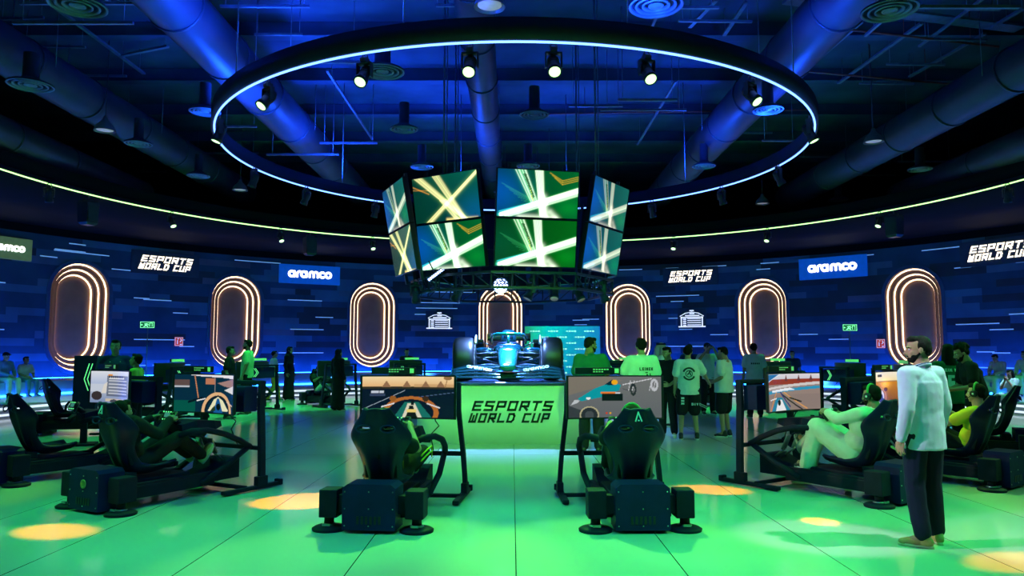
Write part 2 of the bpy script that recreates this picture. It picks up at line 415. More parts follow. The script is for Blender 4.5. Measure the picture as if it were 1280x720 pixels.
# ------------------------------------------------------------------ lit niches
def stadium(hw, z0, z1, n=14):
    p = []
    for i in range(n + 1):
        a = PI - PI * i / n; p.append((hw * math.cos(a), z1 - hw + hw * math.sin(a)))
    for i in range(n + 1):
        a = -PI * i / n; p.append((hw * math.cos(a), z0 + hw + hw * math.sin(a)))
    return p
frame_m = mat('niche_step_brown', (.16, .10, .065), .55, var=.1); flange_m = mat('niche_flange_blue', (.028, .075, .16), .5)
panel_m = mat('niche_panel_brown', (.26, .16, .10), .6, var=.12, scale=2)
def niche():
    t = empty('lit_wall_niche'); HW = [1.05, .86, .67]; DEP = [0, .17, .34]; zmid = (PZ1 - PZ0) / 2
    def st(hw, y): k = PW - hw; return [(x, y, z) for x, z in stadium(hw, -zmid + k, zmid - k)]
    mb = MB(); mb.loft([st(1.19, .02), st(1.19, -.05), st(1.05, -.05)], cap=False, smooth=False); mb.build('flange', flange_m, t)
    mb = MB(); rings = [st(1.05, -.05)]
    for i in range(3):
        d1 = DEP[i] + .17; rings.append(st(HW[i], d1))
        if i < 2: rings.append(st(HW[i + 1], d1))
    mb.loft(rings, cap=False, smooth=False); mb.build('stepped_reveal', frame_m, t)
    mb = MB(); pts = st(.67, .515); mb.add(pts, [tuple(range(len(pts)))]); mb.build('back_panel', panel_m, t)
    for i in range(3):
        hw = HW[i] - .027
        mb = MB(); mb.tube(st(hw, DEP[i] + .135), .029, 8, closed=True); mb.build('neon_tube', M_TUBE, t)
    return t
nlab = ['tall lit niche with three warm neon loops, second from the left edge sign, far left wall',
        'tall lit niche with warm neon loops behind the man in pale green shirt',
        'lit niche with warm neon loops under and right of the left blue sign',
        'lit niche with warm neon loops directly behind the racing car',
        'lit niche with warm neon loops right of the blue text board',
        'lit niche with warm neon loops between the lit letters and the right blue sign',
        'tall lit niche with warm neon loops behind the man in pale blue shirt']
nlab[0] = 'tall lit niche with three warm neon loops nearest the green exit sign at far left'
n0 = niche()
for i, a in enumerate(PORT):
    t = n0 if i == 0 else dup(n0)
    t.location = wpos(a * HR, (PZ0 + PZ1) / 2); t.rotation_euler = (0, 0, -a); tag(t, nlab[i], 'wall niche', 'lit niches in the curved wall')

# ------------------------------------------------------------------ signs on the wall
def wall_sign(px, py, wpx, hpx, panel, label):
    p = onwall(px, py); F = wframe(p, .05); d = p.y
    t = empty('blue_sign' if panel == 0 else 'wall_sign'); t.matrix_world = F
    W = (onwall(px + wpx / 2, py) - onwall(px - wpx / 2, py)).length; H = hpx / F_PX * d
    mb = MB(); mb.box((0, 0, 0), (W, .1, H), bev=.01)
    mb.build('sign_panel', mat('sign_panel_blue', (.01, .09, .5), .4, emit=.35, ecol=(.0, .13, .8)) if panel == 0 else mat('sign_panel_green', (.1, .2, .1), .4, emit=.22, ecol=(.18, .35, .12)), t)
    mb = MB(); aramco(mb, W * .72, .03); mb.build('lettering', M_WHITEEMIT, t, Matrix.Translation((0, -.052, 0)))
    tag(t, label, 'sign', 'company signs on the curved wall'); return t
wall_sign(387, 343.5, 76, 23.5, 0, 'blue lit sign with white lettering left of the hanging screens')
wall_sign(1041, 334.5, 85, 27, 0, 'blue lit sign with white lettering on the right half of the wall')
wall_sign(4, 309.5, 70, 28, 1, 'dull green lit sign with white lettering cut by the left edge')
def esign(px, py, wpx, label):
    p = onwall(px, py); F = wframe(p, .04); t = empty('lit_letter_sign'); t.matrix_world = F
    W = (onwall(px + wpx / 2, py) - onwall(px - wpx / 2, py)).length
    mb = MB(); mb.box((0, .0, 0), (W * 1.25, .05, W * .42), bev=.01); mb.build('sign_panel', mat('dark_sign_backing', (.016, .04, .09), .5), t)
    mb = MB(); esports(mb, W, .015); mb.build('lettering', M_WARMEMIT, t, Matrix.Translation((0, -.03, 0)))
    tag(t, label, 'sign', 'event name signs on the curved wall')
esign(207, 330, 68, 'warm white lit letters of the event name on the left wall')
esign(863, 345.5, 55, 'warm white lit letters of the event name right of the hanging screens')
esign(1250, 314, 82, 'warm white lit letters of the event name at the right edge')
def outline_sign(px, py, label):
    p = onwall(px, py); t = empty('outline_graphic'); t.matrix_world = wframe(p, .04)
    wm_ = mat('white_lit_line', (.8, .85, .9), .4, emit=.95, ecol=(.8, .9, 1), var=.02)
    mb = MB(); mb.box((0, 0, -.02), (1.3, .03, .9)); mb.build('back_plate', mat('dark_sign_backing', (.016, .04, .09), .5), t)
    mb = MB(); fd = lambda x, z: (x, z)
    strokes(mb, [[(-.62, -.40), (.62, -.40)]], .05, .02, fd); strokes(mb, [[(-.48, -.40), (-.48, .03), (.48, .03), (.48, -.40)]], .05, .02, fd)
    for z in (-.32, -.22, -.12, -.03): strokes(mb, [[(-.2, z), (.42, z)]], .035, .02, fd)
    for z in (-.35, -.25, -.15, -.05): strokes(mb, [[(-.4, z), (-.26, z)]], .06, .02, fd)
    strokes(mb, [[(-.55, .08), (-.3, .22), (0, .27), (.3, .22), (.55, .08)]], .03, .02, fd)
    strokes(mb, [[(-.3, .11), (.35, .11)], [(-.1, .2), (.12, .2)], [(-.1, .34), (.1, .34)]], .05, .02, fd)
    mb.build('lit_lines', wm_, t, Matrix.Translation((0, -.017, 0))); tag(t, label, 'wall graphic', 'white outline graphics on the wall')
outline_sign(549, 400, 'small white lit outline graphic left of the racing car')
outline_sign(865, 397.5, 'small white lit outline graphic above the photographer in white')
def exit_sign(px, py, d, label):
    p = at(px, py, d); t = empty('exit_sign', (p.x, p.y, 0), 0)
    mb = MB(); mb.tube([(0, .02, .0), (0, .02, p.z)], .012, 8); mb.lathe([(.16, 0), (.16, .02), (.03, .03)], 20); mb.build('post', M_PIPE, t)
    mb = MB(); mb.box((0, 0, p.z), (.40, .04, .18), bev=.006); mb.build('sign_box', mat('exit_box_green', (.01, .12, .05), .4, emit=.2, ecol=(.02, .5, .2)), t)
    mb = MB(); gl = lambda x, z: (x, z)
    strokes(mb, [[(-.19, -.08), (.19, -.08), (.19, .08), (-.19, .08), (-.19, -.08)]], .012, .004, gl)
    strokes(mb, [[(-.02, .03), (-.05, -.02), (-.10, -.06)], [(-.05, -.02), (.0, -.03), (.02, -.06)], [(-.08, .02), (-.02, .03), (.04, .0)]], .022, .004, gl)
    strokes(mb, [[(.02, .055), (.025, .055)]], .03, .004, gl)
    strokes(mb, [[(.07, -.05), (.07, .05), (.14, .05), (.14, -.05)]], .014, .004, gl); strokes(mb, [[(-.16, .0), (-.12, .0)], [(-.145, .02), (-.165, 0), (-.145, -.02)]], .012, .004, gl)
    mb.build('lit_symbol', mat('exit_symbol', (.5, 1, .6), .4, emit=1.3, ecol=(.25, 1, .45)), t, Matrix.Translation((0, -.021, p.z)))
    tag(t, label, 'exit sign', 'green exit signs on posts')
exit_sign(184.5, 406, 21, 'green lit exit sign on a thin post at left')
exit_sign(1062, 409.5, 21, 'green lit exit sign on a thin post at right')
def fire_sign(px, py, label):
    p = onwall(px, py); t = empty('fire_sign'); t.matrix_world = wframe(p, .04)
    mb = MB(); mb.box((0, 0, 0), (.34, .02, .36), bev=.004); mb.build('plate', mat('red_sign_plate', (.6, .03, .02), .4, emit=.35, ecol=(.9, .1, .05)), t)
    mb = MB(); gl = lambda x, z: (x, z)
    strokes(mb, [[(-.06, -.1), (-.06, .06)], [(-.06, .1), (-.01, .12)], [(.04, -.02), (.1, .05), (.06, .12)], [(.04, -.11), (.12, -.11)]], .035, .004, gl)
    strokes(mb, [[(-.15, -.16), (.15, -.16), (.15, .16), (-.15, .16), (-.15, -.16)]], .016, .004, gl)
    mb.build('symbol', mat('sign_white', (.8, .8, .8), .5, emit=.4, ecol=(1, .9, .9)), t, Matrix.Translation((0, -.011, 0)))
    tag(t, label, 'safety sign', 'red fire point signs')
fire_sign(223, 427, 'red and white fire sign on the left wall')
fire_sign(1101.5, 429.5, 'red and white fire sign beside the right niche')

# ------------------------------------------------------------------ rings of light
rl = empty('ring_light', (RC.x, RC.y, RZ)); tag(rl, 'large hanging hoop edged with a blue white light line', 'ring light')
mb = MB(); mb.lathe([(RR + .0, .0), (RR + .0, .32), (RR + .09, .32), (RR + .09, .0), (RR, 0)], 128); mb.build('hoop', mat('hoop_band', (.010, .014, .035), .5), rl)
mb = MB(); mb.tube([(RR * math.cos(2 * PI * i / 160) * 1.004, RR * math.sin(2 * PI * i / 160) * 1.004, -.02) for i in range(160)], .018, 8, closed=True)
mb.build('led_strip', mat('blue_white_led', (.4, .6, 1), .4, emit=4.5, ecol=(.12, .26, 1.0), var=.02), rl)
for k in range(8):
    a = math.radians((40, 75, 105, 140, -40, -75, -105, -140)[k]); mb = MB(); mb.tube([(RR * math.cos(a), RR * math.sin(a), .32), (RR * math.cos(a), RR * math.sin(a), 9.6 - RZ)], .012, 6); mb.build('hanger', M_PIPE, rl)
for k in range(10):      # blue uplights sitting on the hoop
    a = 2 * PI * k / 10
    spot(rl, P_UP * (1.0 if math.cos(a) < .3 else .42), BLUE, 165, 1, .3, (RR * .97 * math.cos(a), RR * .97 * math.sin(a), .42), Matrix.Rotation(PI, 4, 'X'))
tl = empty('track_light_ring', (HC.x, HC.y, GZ)); tag(tl, 'wide outer track edged with a pale green light line', 'track light')
mb = MB(); mb.lathe([(GR - .02, .0), (GR - .02, .12), (GR + .045, .12), (GR + .045, .0), (GR - .02, 0)], 160); mb.build('track', M_FIX, tl)
mb = MB(); mb.tube([((GR - .03) * math.cos(2 * PI * i / 200), (GR - .03) * math.sin(2 * PI * i / 200), -.015) for i in range(200)], .019, 8, closed=True)
mb.build('led_strip', mat('green_white_led', (.6, 1, .5), .4, emit=2.6, ecol=(.45, 1, .28), var=.02), tl)

def fixture():
    t = empty('stage_spotlight')
    mb = MB(); mb.box((0, 0, -.04), (.10, .12, .07), bev=.01); mb.tube([(-.05, 0, .0), (-.03, 0, .05), (.03, 0, .05), (.05, 0, 0)], .012, 6); mb.build('clamp', M_FIX, t)
    mb = MB(); mb.box((0, 0, -.09), (.24, .09, .03), bev=.008)
    for sx in (-1, 1): mb.box((sx * .115, 0, -.2), (.02, .08, .22), bev=.006)
    mb.build('yoke', M_FIX, t)
    mb = MB(); mb.lathe([(.0, .16), (.075, .15), (.085, .06), (.085, -.10), (.10, -.13), (.10, -.2), (.088, -.2), (.085, -.185), (.0, -.185)], 20)
    for z in (.1, .07, .04, .01): mb.lathe([(.086, z), (.093, z), (.093, z - .012), (.086, z - .012)], 20)
    b = mb.build('lamp_head', M_FIX, t); b.location = (0, 0, -.26)
    mb = MB(); mb.lathe([(.0, -.192), (.082, -.192), (.082, -.187), (0, -.187)], 20); mb.build('lens', M_LENS, b)
    return t
fx0 = fixture(); used = [False]
def place_fixture(p, target, label, group, power, col, cone):
    t = dup(fx0) if used[0] else fx0; used[0] = True
    t.location = p; d = Vector(target) - Vector(p) - Vector((0, 0, -.26))
    t.rotation_euler = (0, 0, math.atan2(d.y, d.x) - PI / 2)
    for b in t.children:
        if b.name.startswith('lamp_head'):
            Rz = Matrix.Rotation(-t.rotation_euler.z, 4, 'Z')
            b.matrix_local = Matrix.Translation((0, 0, -.26)) @ aim(Rz @ d)
            if power: spot(b, power, col, cone, .12 if col is AMBER else .5, .06, (0, 0, -.22))
    tag(t, label, 'spotlight', group); return t
rlab = {-6: 'lit green spotlight left of centre at the front of the blue ring', 5: 'lit green spotlight right of centre at the front of the blue ring',
        -21: 'lit green spotlight third from centre left on the blue ring', 18: 'lit green spotlight outer right at the front of the blue ring',
        -40: 'lit green spotlight inside the left curve of the blue ring', 37: 'lit green spotlight inside the right curve of the blue ring'}
RLIT = {-6: (1.35, GREEN, 29), 5: (1.35, GREEN, 29), -21: (.35, GREEN, 26), 18: (.35, GREEN, 26), -40: (1.0, GREEN, 29), 37: (.85, (.40, 1, .05), 29), -62: (.55, TEAL, 50), 62: (.55, GREEN, 46)}
for k, a in enumerate(RING_SPOTS):
    r = math.radians(a); dx, dy = math.sin(r), -math.cos(r)
    p = (RC.x + (RR - .05) * dx, RC.y + (RR - .05) * dy, RZ - .06)
    side = 'left' if a < 0 else 'right'
    tr = 10.8 if abs(a) < 50 else 8.3 + (k % 3) * .5
    ordn = sorted([b for b in RING_SPOTS if (b < 0) == (a < 0) and abs(b) > 45], key=abs)
    lab = rlab.get(a) or 'black spotlight on the %s side of the blue ring, number %s from the front' % (side, ['one', 'two', 'three', 'four', 'five', 'six'][ordn.index(a)])
    pw, col, cone = RLIT.get(a, (.75, TEAL, 54))
    place_fixture(p, (RC.x + tr * dx, RC.y + tr * dy, 0), lab, 'spotlights on the blue ring', P_RING * pw, col, cone)
AIMS = {2: ((1.0, 7.6, 0), BLUE, P_BLUE_FILL, 104), -16: ((-2.6, 7.6, 0), BLUE, P_BLUE_FILL, 104), 8: ((0, 13.4, .5), GREEN, P_OUT * 3.2, 36), -8: ((-.3, 13.4, .5), GREEN, P_OUT * 3.2, 36), 26: ((3.5, 6.45, 1.25), PALE_FILL, P_PALE_FILL * .9, 13), -26: ((3.5, 6.45, 1.15), PALE_FILL, P_PALE_FILL * 2.6, 13),  # blue and pale lamps are unseen fill, added for rigs and man
        44: ((3.4, 14, .9), (.5, 1, .40), P_OUT * 1.5, 28), -44: ((3.95, 8.55, .8), (1, .82, .55), P_PALE_FILL * 1.3, 11), 100: ((13.8, 21, .9), (.35, .55, 1), P_OUT * 4.5, 30), -100: ((-12.8, 21, .9), (.35, .55, 1), P_OUT * 3, 34), 62: ((4.6, 8.9, .9), (.8, 1, .35), P_OUT * .8, 26), -62: ((-6.5, 12.5, .9), TEAL, P_OUT * .5, 34)}  # lamps aimed at the robed driver are unseen added fill
for k, a in enumerate(OUT_SPOTS):
    r = math.radians(a); dx, dy = math.sin(r), -math.cos(r)
    p = (HC.x + (GR - .08) * dx, HC.y + (GR - .08) * dy, GZ - .06)
    side = 'left' if a < 0 else 'right'
    tgt, col, pw, cone = AIMS.get(a, ((HC.x + 9.5 * dx, HC.y + 9.5 * dy, .6), TEAL, P_OUT * .6, 50))
    ordn = sorted([b for b in OUT_SPOTS if (b < 0) == (a < 0)], key=lambda b: -abs(b))
    lab = 'lit spotlight on the outer green track, %s half, number %s from the far middle' % (side, ['one', 'two', 'three', 'four', 'five', 'six', 'seven', 'eight', 'nine', 'ten', 'eleven', 'twelve'][ordn.index(a)])  # label also goes on the added fill lamps
    place_fixture(p, tgt, lab, 'spotlights on the outer track', pw, col, cone)
# amber pools thrown by narrow spotlights on the outer track
for k, (px, py, a, lab, cone) in enumerate([(378, 626, -35, 'amber spotlight on the near left of the outer track', 7), (891, 612, 35, 'amber spotlight on the near right of the outer track', 4.5), (1266, 702, 53, 'amber spotlight far along the near right of the outer track', 3.2), (68, 664, -53, 'amber spotlight far along the near left of the outer track', 4), (1026, 652, 17, 'amber spotlight above the walkway right of the outer track', 2.8)]):
    r = math.radians(a); q = onfloor(px, py)
    place_fixture((HC.x + (GR - .08) * math.sin(r), HC.y - (GR - .08) * math.cos(r), GZ - .06), q, lab, 'amber spotlights', P_AMBER, AMBER, cone)

# ------------------------------------------------------------------ ceiling plant
def atz(px, py, z):
    r = pix(px, py); return Vector((0, 0, EYE)) + r * ((z - EYE) / r.z)
def duct(x, z, r, y0, y1, label):
    t = empty('air_duct', (x, y0, z)); L = y1 - y0
    mb = MB(); mb.tube([(0, L * i / 20, 0) for i in range(21)], r, 24); mb.build('duct_run', M_DUCT, t)
    for i in range(1, int(L / 2.4)):
        mb = MB(); M = Matrix.Translation((0, i * 2.4, 0)) @ Matrix.Rotation(PI / 2, 4, 'X')
        mb.lathe([(r, -.03), (r + .025, -.03), (r + .025, .03), (r, .03)], 24, M=M); mb.build('joint_band', M_DUCT, t)
    for i in range(1, int(L / 5)):
        for sg in (-1, 1): mb = MB(); mb.tube([(sg * r, i * 5, 0), (sg * r, i * 5, 9.6 - z)], .01, 5); mb.build('hanger', M_PIPE, t)
    tag(t, label, 'air duct', 'long round ducts under the roof deck')
duct(-6.2, 8.0, .52, 6, 30, 'long round duct running to the left of the blue ring')
duct(-10.6, 7.9, .5, 6, 29, 'long round duct at far left under the deck')
duct(-.75, 8.4, .38, 6, 32, 'round duct running down the middle above the screens')
duct(6.0, 8.0, .52, 6, 30, 'long round duct crossing above the right of the blue ring')
duct(10.9, 7.7, .5, 6, 29, 'long round duct at far right beyond the blue ring')
duct(-12.6, 7.0, .42, 11, 25, 'lower round duct above the left end of the outer track')
duct(13.2, 6.95, .42, 11, 25, 'lower round duct above the right end of the outer track')
def diffuser(d, drop):
    t = empty('air_diffuser'); r = d / 2
    mb = MB(); mb.lathe([(r, .0), (r, .03), (r * .5, .12), (r * .36, .16), (r * .36, .16 + drop)], 28); mb.build('neck', M_DUCT, t)
    mb = MB()
    for k in range(4):
        a = r * (1 - .24 * k); mb.lathe([(a, .0), (a - .02, -.015), (a - r * .12, .04), (a - r * .12 + .01, .05), (a, .012)], 28)
    mb.lathe([(r * .2, .0), (0, -.02)], 20)
    mb.build('grille_rings', mat('diffuser_grey', (.20, .24, .32), .4, .2), t); return t
DL = [(38, 107, 'left edge above the pendant'), (97, 8, 'top left corner'), (173, 180, 'left, past the dome pendant'), (248, 220, 'left, lowest of its row'), (256, 140, 'just outside the left curve of the blue ring'),
      (478, 90, 'inside the ring, upper left'), (505, 162, 'inside the ring, above the left screens'), (527, 209, 'inside the ring, just above the screens'), (668, 144, 'inside the ring near the middle, upper'), (660, 208, 'inside the ring near the middle, lower'),
      (1112, 14, 'top right, largest'), (960, 138, 'inside the right curve of the blue ring'), (1150, 212, 'right, above the outer track'), (880, 208, 'inside the ring, lower right'), (1048, 250, 'right, lowest'), (820, 8, 'top edge right of middle')]
dz = {}
for px, py, lab in DL:
    big = py < 130; k = big
    if k not in dz: dz[k] = diffuser(.85 if big else .68, .5); t = dz[k]
    else: t = dup(dz[k])
    t.location = atz(px, py, 7.0); tag(t, 'round ringed air diffuser, ' + lab, 'air diffuser', 'round air diffusers')
def pendant():
    t = empty('dome_pendant')
    mb = MB(); mb.lathe([(.25, 0), (.245, .02), (.20, .14), (.10, .24), (.06, .30), (.05, .36), (0, .36)], 28); mb.lathe([(.24, .0), (.19, .13), (.09, .22), (0, .24)], 28); mb.build('dome_shade', mat('pendant_grey', (.25, .28, .33), .4, .3), t)
    mb = MB(); mb.lathe([(0, .03), (.19, .03), (.18, .06), (0, .06)], 24); mb.build('lamp_disc', mat('dim_lamp_disc', (.7, .7, .75), .5, emit=.22, ecol=(.7, .75, .9)), t)
    mb = MB(); mb.tube([(0, 0, .35), (.01, .01, 1.4), (0, 0, 2.6)], .012, 6); mb.build('cable', M_FIX, t); return t
p0 = None
for px, py, lab in [(131, 164, 'hanging at upper left'), (1092, 178, 'hanging at upper right'), (612, 9, 'at the top edge near the middle'), (953, 255, 'hanging right of the blue ring, small'), (300, 238, 'hanging left over the outer track')]:
    t = pendant() if p0 is None else dup(p0); p0 = p0 or t
    t.location = atz(px, py, 7.0); tag(t, 'grey dome pendant lamp ' + lab, 'pendant lamp', 'dome pendants under the deck')
# steel channels, trays and pipes under the deck
def channel(x0, x1, y, z, along='x'):
    t = empty('steel_channel', (x0 if along == 'x' else y, y if along == 'x' else x0, z)); L = x1 - x0
    a = (L, 0, 0) if along == 'x' else (0, L, 0)
    mb = MB(); mb.box((a[0] / 2, a[1] / 2, 0), (L if along == 'x' else .06, L if along == 'y' else .06, .05)); mb.build('channel_bar', M_PIPE, t)
    for q in (.08, .92):
        mb = MB(); mb.tube([(a[0] * q, a[1] * q, 0), (a[0] * q, a[1] * q, 9.6 - z)], .008, 5); mb.build('hanging_rod', M_PIPE, t)
    tag(t, 'thin steel channel hung on rods under the dark roof deck', 'steel channel', 'steel channels under the deck')
r2 = random.Random(21)
for k in range(40):
    y = r2.uniform(9, 31); x = r2.uniform(-.75, .75) * y; L = r2.uniform(.9, 2.4); z = r2.uniform(7.2, 8.9)
    if any(abs(x + L / 2 - dx) < L / 2 + .6 and abs(z - dzz) < .65 for dx, dzz in ((-6.2, 8), (6, 8), (-10.6, 7.9), (10.9, 7.7), (-.75, 8.4), (-12.6, 7), (13.2, 6.95))): continue
    channel(x, x + L, y, z, 'x')
for x, y0, y1, z in [(-3.4, 9, 14, 8.8), (-8.4, 10, 15, 8.9), (3.1, 10, 16, 8.8), (8.3, 9, 13.5, 8.7), (9.6, 12, 17, 8.8), (-4.6, 18, 24, 8.6), (4.3, 19, 25, 8.7), (7.6, 10.5, 15.5, 8.4), (11.9, 13, 18, 8.6), (-12, 14, 19, 8.5)]:
    channel(y0, y1, x, z, 'y')
def rod(a, b, z, wd=.06):
    p, q = atz(a[0], a[1], z), atz(b[0], b[1], z); d = q - p; L = d.length
    t = empty('steel_channel', p); t.rotation_euler = (0, 0, math.atan2(d.y, d.x))
    mb = MB(); mb.box((L / 2, 0, 0), (L, wd, .05)); mb.build('channel_bar', M_PIPE, t)
    for q_ in (.06, .94):
        mb = MB(); mb.tube([(L * q_, 0, 0), (L * q_, 0, 9.6 - z)], .008, 5); mb.build('hanging_rod', M_PIPE, t)
    tag(t, 'thin steel channel hung on rods under the dark roof deck', 'steel channel', 'steel channels under the deck')
for a, b in [((1077, 27), (1012, 83)), ((1152, 29), (1048, 104)), ((1231, 42), (1137, 96)), ((895, 0), (862, 34)), ((932, 4), (905, 44)), ((70, 10), (180, 92)), ((240, 5), (298, 76)), ((150, 70), (210, 58)), ((1280, 10), (1240, 34))]: rod(a, b, 9.0, .09)
for a, b in [((848, 26), (940, 27)), ((1152, 49), (1233, 50)), ((1108, 80), (1181, 81)), ((1074, 104), (1142, 105)), ((1206, 11), (1250, 12)), ((0, 24), (55, 22)), ((28, 57), (107, 59)), ((80, 94), (158, 95)), ((275, 8), (387, 8)), ((318, 43), (378, 43)), ((0, 84), (28, 85)), ((545, 7), (575, 7))]: rod(a, b, 8.75)
rod((983, 0), (1275, 36), 9.1, .34)
for y in (8.5, 11.5, 14.5, 17.5, 20.5, 23.5, 26.5, 29.5):
    mb = MB(); mb.box((HC.x, y, 9.42), (34, .16, .34)); mb.box((HC.x, y, 9.24), (34, .3, .03))
    tag(mb.build('roof_beam', M_CEIL), 'dark steel roof beam across the deck', 'roof beam', 'roof beams')
for k, (x0, y0, x1, y1, z) in enumerate([(6.35, 15.7, 11.4, 16.9, 8.75), (6.9, 18.2, 11.6, 19.2, 8.7), (-9.5, 13.0, -4.4, 13.4, 8.75), (-10.5, 10.0, -5, 10.6, 8.8), (1, 22, 9, 21.6, 8.8)]):
    mb = MB(); mb.tube([(x0, y0, z), (x1, y1, z)], .028, 8)
    for q in (.15, .5, .85): mb.tube([(x0 + (x1 - x0) * q, y0 + (y1 - y0) * q, z), (x0 + (x1 - x0) * q, y0 + (y1 - y0) * q, 9.6)], .008, 5)
    tag(mb.build('sprinkler_pipe', M_RED), 'thin dark red sprinkler pipe under the deck', 'pipe', 'sprinkler pipes')
for k, (x0, x1, y, z, lab) in enumerate([(3.2, 5.3, 9.8, 8.5, 'inner'), (6.7, 10.3, 11, 8.7, 'outer')]):
    mb = MB(); mb.box(((x0 + x1) / 2, y, z), (x1 - x0, .34, .03)); mb.box(((x0 + x1) / 2, y - .17, z + .05), (x1 - x0, .02, .12)); mb.box(((x0 + x1) / 2, y + .17, z + .05), (x1 - x0, .02, .12))
    for q in (.1, .9): mb.tube([(x0 + (x1 - x0) * q, y, z), (x0 + (x1 - x0) * q, y, 9.6)], .012, 5)
    tag(mb.build('cable_tray', M_PIPE), 'pale cable tray at upper right under the deck, %s one' % lab, 'cable tray')
def speaker_box():
    t = empty('hanging_speaker')
    mb = MB(); mb.loft([[(sx * w_, sy * dd, z) for sx, sy in ((-1, -1), (1, -1), (1, 1), (-1, 1))] for w_, dd, z in ((.13, .12, -.62), (.19, .16, -.55), (.21, .18, 0), (.19, .16, .05))], smooth=False); mb.build('cabinet', M_FIX, t)
    mb = MB(); mb.box((0, -.185, -.28), (.34, .012, .46), rot=(-.06, 0, 0)); mb.build('grille', mat('speaker_grille', (.05, .06, .08), .6, bump=.4, bscale=300), t)
    mb = MB(); mb.box((0, 0, .09), (.3, .08, .05)); mb.tube([(0, 0, .1), (0, 0, .26)], .02, 8); mb.build('bracket', M_FIX, t); return t
s0 = None
for px, py, d, lab in [(366, 283, 28.5, 'under the outer track left of the hanging screens'), (1180, 247, 24, 'under the outer track at right'), (6, 212, 21.5, 'under the outer track at the left edge')]:
    t = speaker_box() if s0 is None else dup(s0); s0 = s0 or t
    p = at(px, py, d); a = math.atan2(p.x - HC.x, p.y - HC.y); t.location = (HC.x + GR * math.sin(a) , HC.y + GR * math.cos(a), GZ - .26); t.rotation_euler = (0, 0, -a)
    tag(t, 'black wedge loudspeaker ' + lab, 'loudspeaker', 'black loudspeakers on the outer track')

# ------------------------------------------------------------------ pictures on screens
class Pic:
    def __init__(s, nx, ny, asp):
        u = np.linspace(0, 1, nx + 1); v = np.linspace(0, 1, ny + 1); s.U, s.V = np.meshgrid(u, v); s.nx, s.ny, s.asp = nx, ny, asp
        s.C = np.zeros(s.U.shape + (3,))
    @staticmethod
    def lin(c): return np.array([(x / 255.0) ** 2.2 for x in c])
    def fill(s, mask, c, a=1.0):
        m = (mask * a)[..., None] if mask.dtype != bool else (mask.astype(float) * a)[..., None]
        s.C = s.C * (1 - m) + s.lin(c) * m
    def rect(s, x0, y0, x1, y1, c, a=1.0): s.fill((s.U >= x0) & (s.U <= x1) & (s.V >= y0) & (s.V <= y1), c, a)
    def grad(s, y0, y1, c0, c1):
        t = np.clip((s.V - y0) / (y1 - y0), 0, 1)[..., None]; m = ((s.V >= y0) & (s.V <= y1))[..., None]
        s.C = np.where(m, s.lin(c0) * (1 - t) + s.lin(c1) * t, s.C)
    def poly(s, pts, c, a=1.0):
        ins = np.zeros(s.U.shape, bool); n = len(pts)
        for i in range(n):
            x0, y0 = pts[i]; x1, y1 = pts[(i + 1) % n]
            if y0 == y1: continue
            k = ((s.V < max(y0, y1)) & (s.V >= min(y0, y1))); xi = x0 + (s.V - y0) * (x1 - x0) / (y1 - y0); ins ^= k & (s.U < xi)
        s.fill(ins, c, a)
    def dist(s, x0, y0, x1, y1):
        ax = s.asp; dx, dy = (x1 - x0) * ax, y1 - y0; L = dx * dx + dy * dy + 1e-9
        t = np.clip(((s.U - x0) * ax * dx + (s.V - y0) * dy) / L, 0, 1)
        return np.hypot((s.U - x0) * ax - t * dx, (s.V - y0) - t * dy), t
    def line(s, x0, y0, x1, y1, wd, c, a=1.0): s.fill(s.dist(x0, y0, x1, y1)[0] < wd / 2, c, a)
    def ell(s, x, y, rx, ry, c, a=1.0): s.fill(((s.U - x) / rx) ** 2 + ((s.V - y) / ry) ** 2 < 1, c, a)
    def ring(s, x, y, rx, ry, w_, c, a=1.0):
        q = np.sqrt(((s.U - x) / rx) ** 2 + ((s.V - y) / ry) ** 2); s.fill(np.abs(q - 1) < w_, c, a)
    def glow(s, x0, y0, x1, y1, wd, c, k=1.0, taper=0.0):
        d, t = s.dist(x0, y0, x1, y1); ww = wd * (1 - taper * (1 - t)); s.C = s.C + (np.exp(-(d / ww) ** 2) * k)[..., None] * s.lin(c)
    def mesh(s, name, w_, h_, curve=0.0):
        X = (s.U - .5) * w_; Z = (s.V - .5) * h_; Y = -(X ** 2) * curve
        me = bpy.data.meshes.new(name); n = s.nx + 1
        vs = np.stack([X, Y, Z], -1).reshape(-1, 3).tolist()
        fs = [(j * n + i, j * n + i + 1, (j + 1) * n + i + 1, (j + 1) * n + i) for j in range(s.ny) for i in range(s.nx)]
        me.from_pydata(vs, [], fs); at_ = me.color_attributes.new('Col', 'FLOAT_COLOR', 'POINT')
        c = np.concatenate([np.clip(s.C, 0, 1.6), np.ones(s.C.shape[:2] + (1,))], -1).astype(np.float32).reshape(-1)
        at_.data.foreach_set('color', c); me.update(); return me
